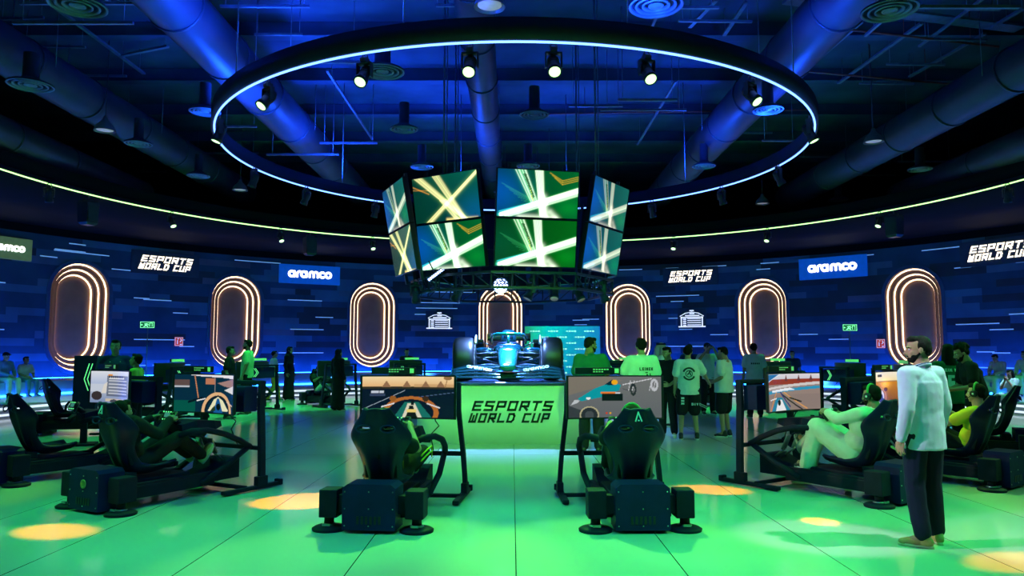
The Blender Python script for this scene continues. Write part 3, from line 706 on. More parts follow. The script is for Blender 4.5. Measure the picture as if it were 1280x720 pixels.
def rays(kind):
    p = Pic(120, 68, 16 / 9)
    if kind == 0:      # yellow beams
        p.C[:] = p.lin((10, 74, 62)); p.C *= (.5 + .9 * p.V * p.U)[..., None]; p.C += (np.exp(-((p.U - .95) / .3) ** 2 - ((p.V - .1) / .4) ** 2))[..., None] * p.lin((8, 60, 110))
        for (a, b, c, d, n_, sp, k) in [(.06, 1.05, .80, -.05, 6, .055, .85), (.36, 1.05, .78, -.08, 6, .05, .85), (.18, -.05, 1.02, .98, 6, .045, .7), (.46, .45, .66, -.02, 6, .05, .7)]:
            p.glow(a, b, c, d, sp * 1.6, (90, 150, 60), .5)
            for q in range(n_):
                o = (q / (n_ - 1) - .5) * 2 * sp; p.glow(a + o, b, c + o * .55, d, .010 + .006 * (q % 3), (250, 226, 160), k * (.55 + .45 * ((q * 7) % 3 == 0)))
        p.glow(.5, .02, .95, -.02, .03, (245, 215, 120), .9); p.glow(.0, .82, .25, .62, .010, (235, 150, 40), .7); p.glow(0, .75, .25, .7, .008, (235, 150, 40), .5)
    else:
        base = {1: (4, 86, 40), 2: (4, 84, 22), 3: (8, 84, 78)}[kind]
        p.C[:] = p.lin(base); p.C *= (.30 + .85 * p.U)[..., None]
        p.C += (np.exp(-((p.U - .02) / .30) ** 2 - ((p.V - .5) / .5) ** 2))[..., None] * p.lin((8, 60, 150) if kind != 2 else (2, 50, 40))
        p.C += (np.exp(-((p.U - .88) / .14) ** 2 - ((p.V - .22) / .16) ** 2))[..., None] * p.lin((6, 90, 20))
        g = 1.0 if kind in (1, 2) else .55
        hc = (240, 255, 225) if kind in (1, 2) else (232, 214, 190)
        for (a, b, c, d, sp, n_, k) in [(.26, 1.05, .46, .30, .06, 4, .8), (.50, 1.05, .56, .05, .045, 6, .9), (.04, .03, 1.05, .64, .035, 5, .9), (.10, .0, 1.05, .56, .03, 4, .6)]:
            p.glow(a, b, c, d, sp * 1.5, (50, 215, 110) if kind != 3 else (60, 170, 130), .52 * g)
            for q in range(n_):
                o = (q / (n_ - 1) - .5) * 2 * sp; vert = abs(c - a) < .4
                p.glow(a + (o if vert else 0), b + (0 if vert else o), c + (o * .6 if vert else 0), d + (0 if vert else o * 1.3), .010 + .008 * (q % 2), hc, k * g)
        p.glow(.56, .42, .60, -.05, .075, hc, 1.1 * g); p.glow(.28, -.02, .72, -.04, .07, hc, .9 * g); p.glow(.66, .12, .76, -.05, .06, hc, .6 * g)
        p.glow(.03, .10, .5, .34, .012, (60, 220, 235), .8 * g); p.glow(.03, .04, .3, .14, .03, (40, 200, 220), .6 * g)
        p.poly([(.31, .92), (.345, .92), (.46, .44), (.44, .40)], (8, 74, 18), .85); p.line(.415, .46, .455, .30, .012, (245, 215, 30)); p.line(.40, .62, .43, .44, .008, (190, 225, 60))
        for q in range(6): p.glow(.05 + .05 * q, .70 - .07 * q, .46, .36 - .01 * q, .005, (70, 210, 120), .35)
        if kind == 1:
            for q in range(3): p.glow(.64 + .03 * q, .96 - .05 * q, .80, .8 - .04 * q, .008, (230, 170, 40), .6); p.glow(.80, .8 - .04 * q, 1.0, .9 - .04 * q, .008, (230, 170, 40), .6)
    return p.mesh('ray_picture', 1, 1)

# ------------------------------------------------------------------ hanging ring of screens
CZ = 4.19; CA = math.radians(12); AP = 2.33; SW, SH = 1.60, .90
cube = empty('hanging_screen_ring', (0.0, 16.5, CZ)); tag(cube, 'eight sided hanging ring of large screens showing green light rays', 'screen ring')
M_SCR = mat_screen(1.25)
pics = {k: rays(k) for k in (0, 1, 2, 3)}
for me in pics.values(): me.materials.append(M_SCR)
hb = MB(); hb.box((0, .05, 0), (SW + .035, .1, SH + .035), bev=.01); house = hb.mesh('screen_housing', M_PLASTIC)
order = {0: (1, 2), 1: (0, 1), 7: (3, 3), 2: (3, 0), 6: (3, 3), 3: (3, 3), 4: (2, 1), 5: (0, 3)}
for k in range(8):
    a = CA - k * PI / 4       # k=1 is the face turned left
    if k == 2: a = math.radians(-66)
    F = Matrix.Rotation(a, 4, 'Z') @ Matrix.Translation((0, -(2.60 if k == 2 else AP), 0)) @ Matrix.Rotation(math.radians(10), 4, 'X')
    for row in (0, 1):
        o = bpy.data.objects.new('screen', house); COL.objects.link(o); o.parent = cube
        o.matrix_local = F @ Matrix.Translation((0, 0, (.5 - row) * (SH + .05)))
        s = bpy.data.objects.new('lit_picture', pics[order[k][row]]); COL.objects.link(s); s.parent = o
        s.matrix_local = Matrix.Translation((0, -.003, 0)) @ Matrix.Diagonal((SW, 1, SH, 1))
    mb = MB()
    for sx in (-.55, .55):
        mb.box((sx, .16, -.05), (.06, .06, 2.2)); mb.box((sx, .12, .46), (.16, .05, .3)); mb.box((sx, .12, -.5), (.16, .05, .3))
    mb.build('mounting_frame', M_FIX, cube, F)
    mb = MB(); R0 = 2.05; x = R0 * math.tan(PI / 8)
    F2 = Matrix.Rotation(a, 4, 'Z') @ Matrix.Translation((0, -R0, 0))
    for z in (-1.02, -1.32): mb.box((0, 0, z), (2 * x, .06, .05))
    for q in range(5):
        mb.tube([(-x + 2 * x * q / 4, 0, -1.02), (-x + 2 * x * q / 4, 0, -1.32)], .018, 6)
        if q < 4: mb.tube([(-x + 2 * x * q / 4, 0, -1.02), (-x + 2 * x * (q + 1) / 4, 0, -1.32)], .012, 6)
    mb.build('lower_truss', M_FIX, cube, F2)
for k, (x, y) in enumerate([(-1.4, -1.5), (1.75, -1.2), (-1.4, 1.5), (1.6, 1.6)]):
    mb = MB(); mb.tube([(x, y, .9), (x, y, 9.6 - CZ)], .022, 6); mb.tube([(x + .06, y, .9), (x + .06, y, 9.6 - CZ)], .012, 6); mb.build('suspension_cable', M_PIPE, cube)
# small lamps under the screens
par = empty('par_light'); p = at(626, 357, 14.6); par.location = p
mb = MB(); M = Matrix.Rotation(PI / 2, 4, 'X')
mb.lathe([(.0, -.16), (.13, -.16), (.165, 0), (.165, .04), (.15, .04), (.15, .02), (0, .02)], 28, M=M); mb.build('housing', M_FIX, par)
mb = MB(); mb.tube([(-.18, 0, 0), (-.19, 0, .2), (.19, 0, .2), (.18, 0, 0)], .012, 6); mb.tube([(0, 0, .2), (0, 0, .36)], .016, 6); mb.build('yoke', M_FIX, par)
mb = MB()
for ring, n in ((0, 1), (.065, 6), (.118, 12)):
    for q in range(n):
        a = 2 * PI * q / n; mb.ell((ring * math.cos(a), -.035, ring * math.sin(a)), (.021, .012, .021), 10, 6)
mb.build('led_cluster', M_LENSB, par)
tag(par, 'round lamp with a cluster of bright blue white diodes above the racing car', 'lamp')
spot(par, P_CAR * .8, (.20, .38, 1.0), 95, .6, .15, (0, -.1, -.05), Matrix.Rotation(math.radians(-8), 4, 'X'))
bar = empty('led_bar', at(545, 343, 14.8)); bar.rotation_euler = (0, math.radians(-38), .3)
mb = MB(); mb.box((0, .02, 0), (.42, .05, .09), bev=.01); mb.build('bar_housing', M_FIX, bar)
mb = MB()
for q in range(9): mb.ell((-.18 + .045 * q, -.012, 0), (.016, .012, .028), 8, 6)
mb.build('led_cells', M_LENSB, bar)
mb = MB(); mb.tube([(0, .02, .04), (.05, .02, .3)], .014, 6); mb.build('bracket', M_FIX, bar); tag(bar, 'short tilted bar of bright blue diodes under the left screens', 'lamp')
for k, (px, py, lab) in enumerate([(520, 346, 'far left end'), (573, 350, 'left of the blue diode lamp'), (664, 350, 'right of the blue diode lamp'), (693, 352, 'under the middle right screens'), (722, 350, 'under the right screens'), (752, 352, 'far right end')]):
    t = dup(fx0); q = at(px, py, 14.9 + abs(k - 2.5) * .35); t.location = (q.x, q.y, 3.12); t.rotation_euler = (0, 0, k)
    for b in t.children:
        if b.name.startswith('lamp_head'):
            b.matrix_local = Matrix.Translation((0, 0, -.26)) @ Matrix.Rotation(.5, 4, 'X')
            for l in list(b.children):
                if l.type == 'LIGHT': bpy.data.objects.remove(l)
                elif l.name.startswith('lens'):
                    l.data = l.data.copy(); l.data.materials[0] = mat('unlit_warm_lens', (.7, .5, .3), .2, emit=.5 if k in (4,) else .06, ecol=(1, .65, .3))  # warm reflection put into the unlit lens as a faint glow
    tag(t, 'unlit black stage lamp under the hanging screens, ' + lab, 'stage lamp', 'stage lamps under the hanging screens')
spot(cube, P_CAR, (.10, .28, 1.0), 110, .7, .3, (0, -.2, -1.1))

# ------------------------------------------------------------------ podium
PX, PY, PA, PB, PT = -.15, 16.4, 1.66, 3.05, 1.07
def supel(a, b, n, k, z):
    out = []
    for i in range(k):
        q = 2 * PI * i / k; c, s = math.cos(q), math.sin(q)
        out.append((a * math.copysign(abs(c) ** (2 / n), c), b * math.copysign(abs(s) ** (2 / n), s), z))
    return out
pod = empty('display_podium', (PX, PY, 0)); tag(pod, 'white podium with dark event lettering under the racing car', 'podium')
mb = MB(); mb.loft([supel(PA, PB, 7, 120, 0), supel(PA, PB, 7, 120, PT - .04)]); mb.build('plinth', mat('white_podium_laminate', (.74, .78, .74), .35, var=.02), pod)
mb = MB(); mb.loft([supel(PA + .02, PB + .02, 7, 120, PT - .04), supel(PA + .02, PB + .02, 7, 120, PT)]); mb.build('top_plate', mat('gloss_dark_top', (.03, .05, .10), .12, var=.1), pod)
mb = MB(); esports(mb, 1.52, .012); mb.build('lettering', mat('dark_green_vinyl', (.004, .03, .018), .4), pod, Matrix.Translation((at(638.5, 515, 13.35).x - PX, -PB - .001, at(638.5, 515, 13.35).z)))

# blue text board behind the car
bd = empty('text_board', (1.62, 24.0, 0)); BW, BH = 2.42, 2.45
mb = MB(); mb.box((0, 0, BH / 2), (BW, .08, BH), bev=.01)
def board_mat():
    m = bpy.data.materials.new('board_gradient_print'); m.use_nodes = True; nt = m.node_tree; b = nt.nodes['Principled BSDF']
    tc = nt.nodes.new('ShaderNodeTexCoord'); sp = nt.nodes.new('ShaderNodeSeparateXYZ'); nt.links.new(tc.outputs['Object'], sp.inputs[0])
    r = nt.nodes.new('ShaderNodeValToRGB'); mp = nt.nodes.new('ShaderNodeMapRange'); mp.inputs[1].default_value = -1.2; mp.inputs[2].default_value = 1.2
    nt.links.new(sp.outputs[0], mp.inputs[0]); nt.links.new(mp.outputs[0], r.inputs[0])
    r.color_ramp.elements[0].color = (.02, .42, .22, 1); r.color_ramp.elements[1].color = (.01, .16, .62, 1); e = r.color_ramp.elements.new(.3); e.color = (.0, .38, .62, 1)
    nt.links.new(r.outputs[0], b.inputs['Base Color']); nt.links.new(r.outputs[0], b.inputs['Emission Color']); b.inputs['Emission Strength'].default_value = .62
    b.inputs['Roughness'].default_value = .35; return m
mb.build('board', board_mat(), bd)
mb = MB()
for r in range(11):
    for c in range(4):
        x0 = -1.05 + c * .58 + (.28 if r % 2 else 0)
        if x0 + .3 > 1.18: continue
        for q in range(4): mb.box((x0 + .04 + q * .085, 0, 2.29 - r * .19), (.065, .008, .05 if q % 2 else .035))
mb.build('printed_words', mat('board_words', (.6, .8, 1), .4, emit=.7, ecol=(.45, .8, 1)), bd, Matrix.Translation((0, -.041, 0)))
mb = MB()
for sx in (-1, 1): mb.box((sx * 1.0, .25, .02), (.06, .6, .04)); mb.tube([(sx * 1.0, .5, .03), (sx * 1.0, .05, 1.6)], .015, 6)
mb.build('support', M_PIPE, bd); tag(bd, 'blue green photo board with rows of small white words behind the car', 'display board')

# ------------------------------------------------------------------ racing car
SC = 1.06
car = empty('racing_car', (xat(635, 14.85), 14.85, PT)); car.scale = (SC, SC, SC)
tag(car, 'dark green single seater racing car facing forward on the white podium', 'racing car')
C_TEAL = mat('teal_car_paint', (.012, .22, .20), .18, .2, var=.05, coat=1); C_DARK = mat('dark_green_car_paint', (.006, .05, .055), .18, .3, var=.1, coat=1)
C_CARB = mat('carbon_black', (.012, .014, .018), .3, .2, var=.3, scale=60); C_TYRE = mat('tyre_rubber', (.012, .013, .016), .42, var=.15); C_RIM = mat('dark_rim', (.04, .045, .05), .3, .7)
C_WHITE = mat('white_car_trim', (.7, .72, .72), .3, coat=.5); C_CREAM = mat('tyre_marking_cream', (.65, .6, .45), .5)
def sring(y, hw, zc, hh, n=20, e=3.0, xo=0.0):
    return [(xo + hw * math.copysign(abs(math.cos(2 * PI * i / n)) ** (2 / e), math.cos(2 * PI * i / n)), y, zc + hh * math.copysign(abs(math.sin(2 * PI * i / n)) ** (2 / e), math.sin(2 * PI * i / n))) for i in range(n)]
mb = MB(); mb.loft([sring(-1.02, .05, .235, .02), sring(-1.0, .12, .24, .05), sring(-.9, .145, .255, .075), sring(-.5, .165, .32, .115), sring(-.1, .185, .40, .15), sring(.3, .20, .46, .16), sring(.8, .27, .47, .2)])
nose = mb.build('nose_cone', C_TEAL, car)
mb = MB(); mb.loft([sring(.78, .27, .47, .2), sring(1.1, .33, .46, .235), sring(1.35, .36, .45, .24), sring(2.0, .36, .43, .26), sring(2.6, .30, .42, .3)]); mb.build('monocoque', C_DARK, car)
mb = MB(); mb.ell((0, 1.55, .69), (.24, .42, .05)); mb.build('cockpit_opening', C_CARB, car)
mb = MB(); mb.tube([(0, 1.02, .66), (0, 1.06, .78), (0, 1.12, .875)], [.035, .028, .03], 10)
mb.tube([(-.36, 2.15, .72), (-.37, 1.9, .80), (-.33, 1.5, .865), (-.22, 1.2, .885), (0, 1.11, .885), (.22, 1.2, .885), (.33, 1.5, .865), (.37, 1.9, .80), (.36, 2.15, .72)], .034, 10); mb.build('halo', C_TEAL, car)
mb = MB(); mb.loft([sring(2.05, .14, .86, .12), sring(2.2, .17, .86, .15), sring(2.7, .15, .76, .2), sring(3.3, .1, .62, .2), sring(3.9, .05, .5, .12)]); mb.build('engine_cover', C_DARK, car)
mb = MB(); mb.ell((0, 2.03, .87), (.10, .03, .085)); mb.build('air_intake', C_CARB, car)
for sx in (-1, 1):
    mb = MB(); mb.loft([sring(1.25, .15, .44, .16, xo=sx * .48), sring(1.4, .24, .43, .19, xo=sx * .5), sring(2.2, .25, .36, .18, xo=sx * .48), sring(3.1, .12, .25, .1, xo=sx * .35)]); mb.build('sidepod', C_DARK, car)
    mb = MB(); mb.ell((sx * .5, 1.24, .46), (.16, .03, .10)); mb.build('side_intake', C_CARB, car)
    m = MB(); m.box((sx * .60, 1.2, .74), (.2, .07, .08), bev=.025); m.tube([(sx * .5, 1.22, .72), (sx * .32, 1.3, .62)], .012, 6); mr = m.build('wing_mirror', C_CARB, car)
    m = MB(); m.box((sx * .60, 1.24, .74), (.17, .01, .06)); m.build('mirror_glass', M_STEEL, mr)
mb = MB(); mb.prism([(-.7, .06), (.7, .06), (.7, .035), (-.7, .035)], .9, 3.6); mb.build('floor_plank', C_CARB, car)
def flap(k):
    m = MB(); n = 24; vs = []
    for i in range(n + 1):
        x = -.98 + 1.96 * i / n; ax = abs(x); sw = .18 * ax ** 2
        y0 = -1.06 + .135 * k + sw * .8; ch = .16; z0 = .075 + .052 * k * (.75 + .35 * math.sin(min(1, ax) * PI)) + .06 * math.exp(-(ax / .2) ** 2) * (k > 1)
        for (dy, dz_) in ((0, 0), (ch, .045), (ch, .030), (0, -.012)): vs.append((x, y0 + dy, z0 + dz_))
    fs = []
    for i in range(n):
        for j in range(4): fs.append((i * 4 + j, i * 4 + (j + 1) % 4, i * 4 + 4 + (j + 1) % 4, i * 4 + 4 + j))
    fs += [(0, 1, 2, 3), tuple(n * 4 + j for j in (3, 2, 1, 0))]
    m.add(vs, fs, 0, True); return m
fw = flap(0).build('front_wing', C_DARK, car)
for k in (1, 2, 3): flap(k).build('wing_flap', C_DARK, fw)
for sx in (-1, 1):
    m = MB(); m.loft([[(sx * .985, -1.0, .03), (sx * 1.0, -1.0, .03), (sx * 1.0, -1.0, .12), (sx * .985, -1.0, .12)], [(sx * .985, -.6, .03), (sx * 1.0, -.6, .03), (sx * 1.0, -.6, .27), (sx * .985, -.6, .27)], [(sx * .985, -.36, .03), (sx * 1.0, -.36, .03), (sx * 1.0, -.36, .27), (sx * .985, -.36, .27)]], smooth=False); m.build('wing_endplate', C_DARK, fw)
    m = MB(); aramco(m, .46, .004); m.build('wing_lettering', M_LOGO, fw, Matrix.Translation((sx * .50, -.80, .235)) @ Matrix.Rotation(sx * math.radians(-9), 4, 'Y') @ Matrix.Rotation(math.radians(-52), 4, 'X'))
m = MB()
for q in range(6):
    a0 = q * PI / 3
m.prism([(-.10, 0), (-.035, .02), (0, .05), (.035, .02), (.10, 0), (.035, -.015), (0, -.05), (-.035, -.015)], -.004, 0); m.build('nose_emblem', C_WHITE, nose, Matrix.Translation((0, -.03, .57)) @ Matrix.Rotation(math.radians(-70), 4, 'X'))
def wheel(x, y, wd):
    r = .40; M = Matrix.Translation((x, y, r)) @ Matrix.Rotation(PI / 2, 4, 'Y'); h = wd / 2
    m = MB(); m.lathe([(.235, -h), (.30, -h - .004), (.36, -h + .014), (.385, -h + .05), (.40, -h + .10), (.40, h - .10), (.385, h - .05), (.36, h - .014), (.30, h + .004), (.235, h)], 48, M=M); o = m.build('wheel', C_TYRE, car)
    m = MB(); m.lathe([(.0, -h - .01), (.1, -h - .015), (.225, -h - .005), (.24, -h), (.24, h), (.225, h + .005), (.1, h + .015), (0, h + .01)], 32, M=M)
    for q in range(10):
        a = 2 * PI * q / 10; m.box((x + math.copysign(h + .012, x), y + .13 * math.cos(a), r + .13 * math.sin(a)), (.012, .17, .03), rot=(a, 0, 0))
    m.build('wheel_rim', C_RIM, o)
    m = MB()
    for sg in (-1, 1): m.lathe([(.285, sg * (h + .006)), (.30, sg * (h + .008)), (.305, sg * (h + .005))], 48, M=M)
    m.build('tyre_marking', C_CREAM, o); return o
for sx in (-1, 1):
    wheel(sx * .815, 0, .39); wheel(sx * .79, 3.45, .42)
    m = MB(); m.tube([(sx * .60, -.36 * math.cos(q) , .40 + .43 * math.sin(q)) for q in [math.radians(a) for a in range(40, 141, 10)]], .018, 6); m.build('wheel_winglet', C_CREAM, car)
    m = MB()
    for (a, b) in [((.19, -.25, .50), (.70, -.02, .47)), ((.22, .35, .52), (.70, .03, .47)), ((.17, -.25, .29), (.70, -.02, .25)), ((.24, .40, .30), (.70, .03, .25)), ((.2, .05, .30), (.70, .0, .46)), ((.2, -.12, .42), (.70, -.1, .40))]:
        m.tube([(sx * a[0], a[1], a[2]), (sx * b[0], b[1], b[2])], .016, 8)
    m.build('front_suspension', C_CARB, car)
    m = MB()
    for (a, b) in [((.15, 3.2, .42), (.6, 3.42, .46)), ((.12, 3.8, .42), (.6, 3.48, .46)), ((.15, 3.1, .2), (.6, 3.42, .24)), ((.12, 3.8, .2), (.6, 3.48, .24))]:
        m.tube([(sx * a[0], a[1], a[2]), (sx * b[0], b[1], b[2])], .018, 8)
    m.build('rear_suspension', C_CARB, car)
    m = MB(); m.box((sx * .64, 0.0, .36), (.10, .34, .42), bev=.04); m.build('brake_duct', C_CARB, car)
rw = MB()
rw.loft([[(x, 3.75 + .0 * abs(x), .86 + .03 * (1 - x * x * 4)), (x, 4.05, .97), (x, 4.05, .945), (x, 3.75, .84)] for x in (-.5, -.25, 0, .25, .5)])
rwo = rw.build('rear_wing', C_WHITE, car)
m = MB(); m.loft([[(x, 3.7, .80), (x, 3.98, .85), (x, 3.98, .83), (x, 3.7, .785)] for x in (-.5, -.25, 0, .25, .5)]); m.build('lower_flap', C_DARK, rwo)
for sx in (-1, 1):
    m = MB(); m.loft([[(sx * .5, y, z0), (sx * .515, y, z0), (sx * .515, y, z1), (sx * .5, y, z1)] for y, z0, z1 in ((3.65, .5, .93), (4.1, .45, .99))], smooth=False); m.build('rear_endplate', C_DARK, rwo)
    m = MB(); m.tube([(sx * .08, 3.75, .4), (sx * .08, 3.85, .84)], .02, 8); m.build('wing_pylon', C_CARB, rwo)

# ------------------------------------------------------------------ racing simulator rigs
def interp(t, ts, vs): return float(np.interp(t, ts, vs))
def seat_mesh():
    sp = [(.80, .375), (.62, .335), (.42, .315), (.29, .35), (.215, .47), (.155, .62), (.105, .77), (.07, .90), (.045, 1.0), (.02, 1.09)]
    hw = [.20, .235, .24, .21, .185, .215, .315, .255, .175, .125]; lip = [.04, .06, .08, .10, .09, .09, .14, .10, .06, .03]
    n = 46; m = 24; ts = np.linspace(0, 1, len(sp)); P = []
    for i in range(n + 1):
        t = i / n; acc = np.zeros(4)
        for q in (-.04, -.02, 0, .02, .04):
            tt = min(1, max(0, t + q * (0 < i < n))); acc += np.array([interp(tt, ts, [p[0] for p in sp]), interp(tt, ts, [p[1] for p in sp]), interp(tt, ts, hw), interp(tt, ts, lip)])
        P.append(acc / 5)
    vs = []; fs = []
    for i in range(n + 1):
        a = P[max(i - 1, 0)]; b = P[min(i + 1, n)]; ty, tz = b[0] - a[0], b[1] - a[1]; L = math.hypot(ty, tz); ny, nz = -tz / L, ty / L
        if nz < 0 and i < n * .3: ny, nz = -ny, -nz
        # inside normal: forward and up
        ny, nz = (tz / L, -ty / L)
        for j in range(m + 1):
            v = -1 + 2 * j / m; q = abs(v) ** 3 * P[i][3] + .012 * math.cos(v * PI * 2)
            vs.append((v * P[i][2], P[i][0] + ny * q, P[i][1] + nz * q))
    for i in range(n):
        t = (i + .5) / n
        for j in range(m):
            v = -1 + 2 * (j + .5) / m
            if .775 < t < .815 and .22 < abs(v) < .70: continue     # harness openings
            fs.append((i * (m + 1) + j, i * (m + 1) + j + 1, (i + 1) * (m + 1) + j + 1, (i + 1) * (m + 1) + j))
    bm = bmesh.new(); bv = [bm.verts.new(v) for v in vs]
    for f in fs: bm.faces.new([bv[k] for k in f])
    bm.normal_update(); T = .028
    inner = [bm.verts.new(v.co - v.normal * T) for v in bv]
    vix = {v: i for i, v in enumerate(bv)}
    for f in list(bm.faces): bm.faces.new([inner[vix[v]] for v in reversed(f.verts)])
    for e in [e for e in bm.edges if len(e.link_faces) == 1 and e.verts[0] in vix]:
        a_, b_ = e.verts; bm.faces.new([a_, b_, inner[vix[b_]], inner[vix[a_]]])
    bmesh.ops.delete(bm, geom=[v for v in bm.verts if not v.link_faces], context='VERTS')
    mb = MB(); mb.bm(bm, None, 0, True); bm.free(); return mb
def game(kind):
    p = Pic(150, 68, 2.2)
    if kind == 'sunset_road':
        p.C[:] = p.lin((16, 22, 44)); p.grad(.74, 1.0, (232, 178, 120), (250, 222, 170)); p.rect(.0, .70, 1, .76, (52, 46, 40)); p.rect(.55, .74, 1, .82, (205, 160, 110), .8)
        for x in (.2, .42, .63, .8): p.poly([(x, .74), (x + .05, .9), (x + .1, .74)], (150, 110, 80))
        p.line(.9, .74, .93, .98, .02, (150, 110, 70)); p.ell(.93, .97, .05, .05, (150, 110, 70)); p.line(.0, .2, .45, .66, .012, (170, 180, 200)); p.line(.6, .5, 1, .62, .01, (90, 110, 150))
        p.rect(.08, .52, .24, .58, (60, 70, 100)); p.rect(.09, .6, .17, .66, (200, 205, 220)); p.rect(.18, .6, .22, .66, (200, 205, 220))
        p.ring(.52, .12, .28, .36, .10, (190, 110, 50), .9); p.ell(.32, .46, .035, .07, (150, 90, 40)); p.ell(.68, .46, .035, .07, (60, 40, 30))
        p.poly([(.33, .0), (.45, .38), (.60, .38), (.75, .0)], (30, 110, 100)); p.poly([(.42, .0), (.48, .34), (.56, .34), (.64, .0)], (220, 215, 190)); p.poly([(.46, .0), (.5, .28), (.54, .28), (.59, 0)], (20, 22, 30)); p.rect(.47, .12, .58, .2, (240, 210, 120))
        p.line(.2, .26, .33, .34, .03, (225, 225, 230)); p.line(.7, .34, .84, .24, .03, (225, 225, 230))
        p.rect(.52, .30, .55, .42, (20, 20, 30))
    elif kind == 'teal_car':
        p.C[:] = p.lin((98, 100, 106)); p.grad(.0, 1.0, (96, 98, 104), (112, 112, 112)); p.poly([(0, .55), (0, 1), (.45, 1), (.6, .9)], (132, 118, 100), .6); p.poly([(0, 0), (0, .3), (.35, .0)], (56, 58, 66))
        p.poly([(.10, .46), (.14, .40), (.38, .50), (.56, .66), (.58, .80), (.46, .84), (.30, .72)], (18, 150, 160)); p.poly([(.40, .80), (.48, .92), (.54, .90), (.50, .78)], (12, 40, 60)); p.ell(.51, .86, .035, .06, (240, 170, 30))
        p.poly([(.02, .30), (.07, .44), (.13, .42), (.10, .36)], (190, 195, 200)); p.ell(.22, .47, .025, .03, (235, 240, 240)); p.line(.6, .8, .9, .95, .02, (210, 210, 215)); p.line(.6, .7, .72, .62, .015, (60, 60, 66))
        for x in (.68, .72, .9, .94): p.line(x, .9, x - .02, .66, .012, (215, 215, 220))
        p.ring(.71, .68, .025, .12, .3, (40, 42, 48)); p.ring(.93, .8, .03, .12, .3, (190, 192, 198))
        p.ell(.23, .06, .11, .22, (44, 46, 54)); p.ring(.23, .06, .10, .2, .08, (200, 190, 150), .8); p.ell(.23, .06, .05, .1, (70, 74, 80))
        p.rect(.37, .40, .60, .58, (16, 20, 26)); p.rect(.36, .58, .52, .62, (230, 120, 50)); p.rect(.52, .58, .57, .61, (220, 222, 226)); p.ell(.42, .1, .012, .025, (200, 60, 40)); p.ell(.46, .1, .012, .025, (220, 160, 40))
    elif kind == 'white_roof':
        p.C[:] = p.lin((14, 44, 66)); p.poly([(.15, 1), (1, 1), (1, .9), (.75, .93), (.4, .95)], (235, 232, 235)); p.rect(.0, .68, .2, .86, (120, 90, 80), .6); p.rect(.45, .74, .62, .9, (190, 120, 90)); p.poly([(.66, .78), (1, .9), (1, .66), (.8, .7)], (180, 140, 130), .8); p.poly([(.8, .6), (1, .72), (1, .5)], (225, 222, 220))
        p.line(.28, .95, .34, .38, .035, (205, 130, 90)); p.line(.61, .92, .62, .5, .025, (140, 130, 130)); p.rect(0, .66, .2, .7, (190, 196, 205)); p.rect(0, .0, .3, .3, (10, 110, 80), .5)
        p.line(.4, .38, .2, .26, .06, (12, 20, 36)); p.ring(.68, .02, .26, .48, .09, (230, 180, 130)); p.ring(.68, .02, .22, .40, .06, (20, 26, 40))
        p.poly([(.50, .04), (.6, .34), (.68, .42), (.78, .32), (.90, .06)], (235, 232, 190)); p.poly([(.6, .0), (.66, .38), (.7, .38), (.78, 0)], (30, 90, 150)); p.poly([(.54, .04), (.62, .2), (.64, .05)], (40, 60, 40)); p.ell(.69, .16, .04, .09, (14, 16, 24)); p.line(.32, .3, .45, .36, .03, (235, 235, 235)); p.line(.86, .3, .98, .2, .03, (235, 200, 180))
    elif kind == 'menu':
        p.C[:] = p.lin((198, 206, 220)); p.grad(.6, 1, (176, 190, 220), (222, 226, 234)); p.grad(0, .35, (120, 140, 180), (170, 180, 200)); p.rect(.32, .22, .98, .86, (92, 100, 116), .85); p.rect(.36, .76, .8, .80, (236, 238, 240)); p.rect(.34, .86, .44, .9, (240, 150, 50))
        for q in range(8): p.rect(.36 + .05 * q, .79, .385 + .05 * q, .86, (40, 44, 54))
        for z in (.68, .58, .48, .38, .28): p.rect(.36, z, .92, z + .03, (215, 218, 224)); p.rect(.36, z + .045, .62, z + .06, (150, 156, 168))
        p.poly([(.2, .3), (.3, .3), (.33, .66), (.26, .6)], (222, 216, 206)); p.ell(.12, .22, .1, .14, (60, 52, 54)); p.rect(.3, .05, .9, .14, (205, 190, 170)); p.line(.85, .22, .95, 1, .02, (70, 110, 190), .6); p.ell(.5, .06, .1, .06, (70, 74, 80))
    elif kind == 'stadium':
        p.C[:] = p.lin((150, 130, 122)); p.grad(.78, 1, (200, 200, 210), (226, 220, 226)); p.rect(0, .72, 1, .86, (150, 60, 46)); p.poly([(0, .78), (.28, 1), (0, 1)], (36, 110, 170)); p.line(.0, .8, .32, 1, .02, (220, 235, 245))
        for x in (.4, .64, .84): p.poly([(x, .8), (x + .03, .98), (x + .06, .8)], (110, 60, 60))
        p.poly([(0, .64), (1, .78), (1, .70), (0, .58)], (214, 206, 204)); p.poly([(0, .54), (1, .66), (1, .58), (0, .46)], (50, 150, 190)); p.poly([(.1, .5), (.6, .56), (.5, .62), (.1, .56)], (235, 240, 245)); p.rect(0, 0, 1, .44, (142, 124, 118))
        p.line(.05, .02, .2, .5, .035, (220, 150, 70)); p.poly([(.08, 0), (.2, .36), (.34, .36), (.5, 0)], (40, 130, 160)); p.poly([(.18, 0), (.25, .3), (.33, .3), (.42, 0)], (238, 238, 240)); p.line(.34, .44, .72, .0, .04, (20, 26, 40)); p.line(.38, .5, .8, .02, .03, (226, 160, 90)); p.line(.3, .5, .5, .1, .04, (40, 44, 120)); p.line(.5, .34, .7, .22, .04, (20, 22, 30)); p.ell(.27, .22, .035, .08, (16, 18, 26)); p.line(.05, .3, .2, .34, .03, (235, 235, 235))
    elif kind == 'sunset_palm':
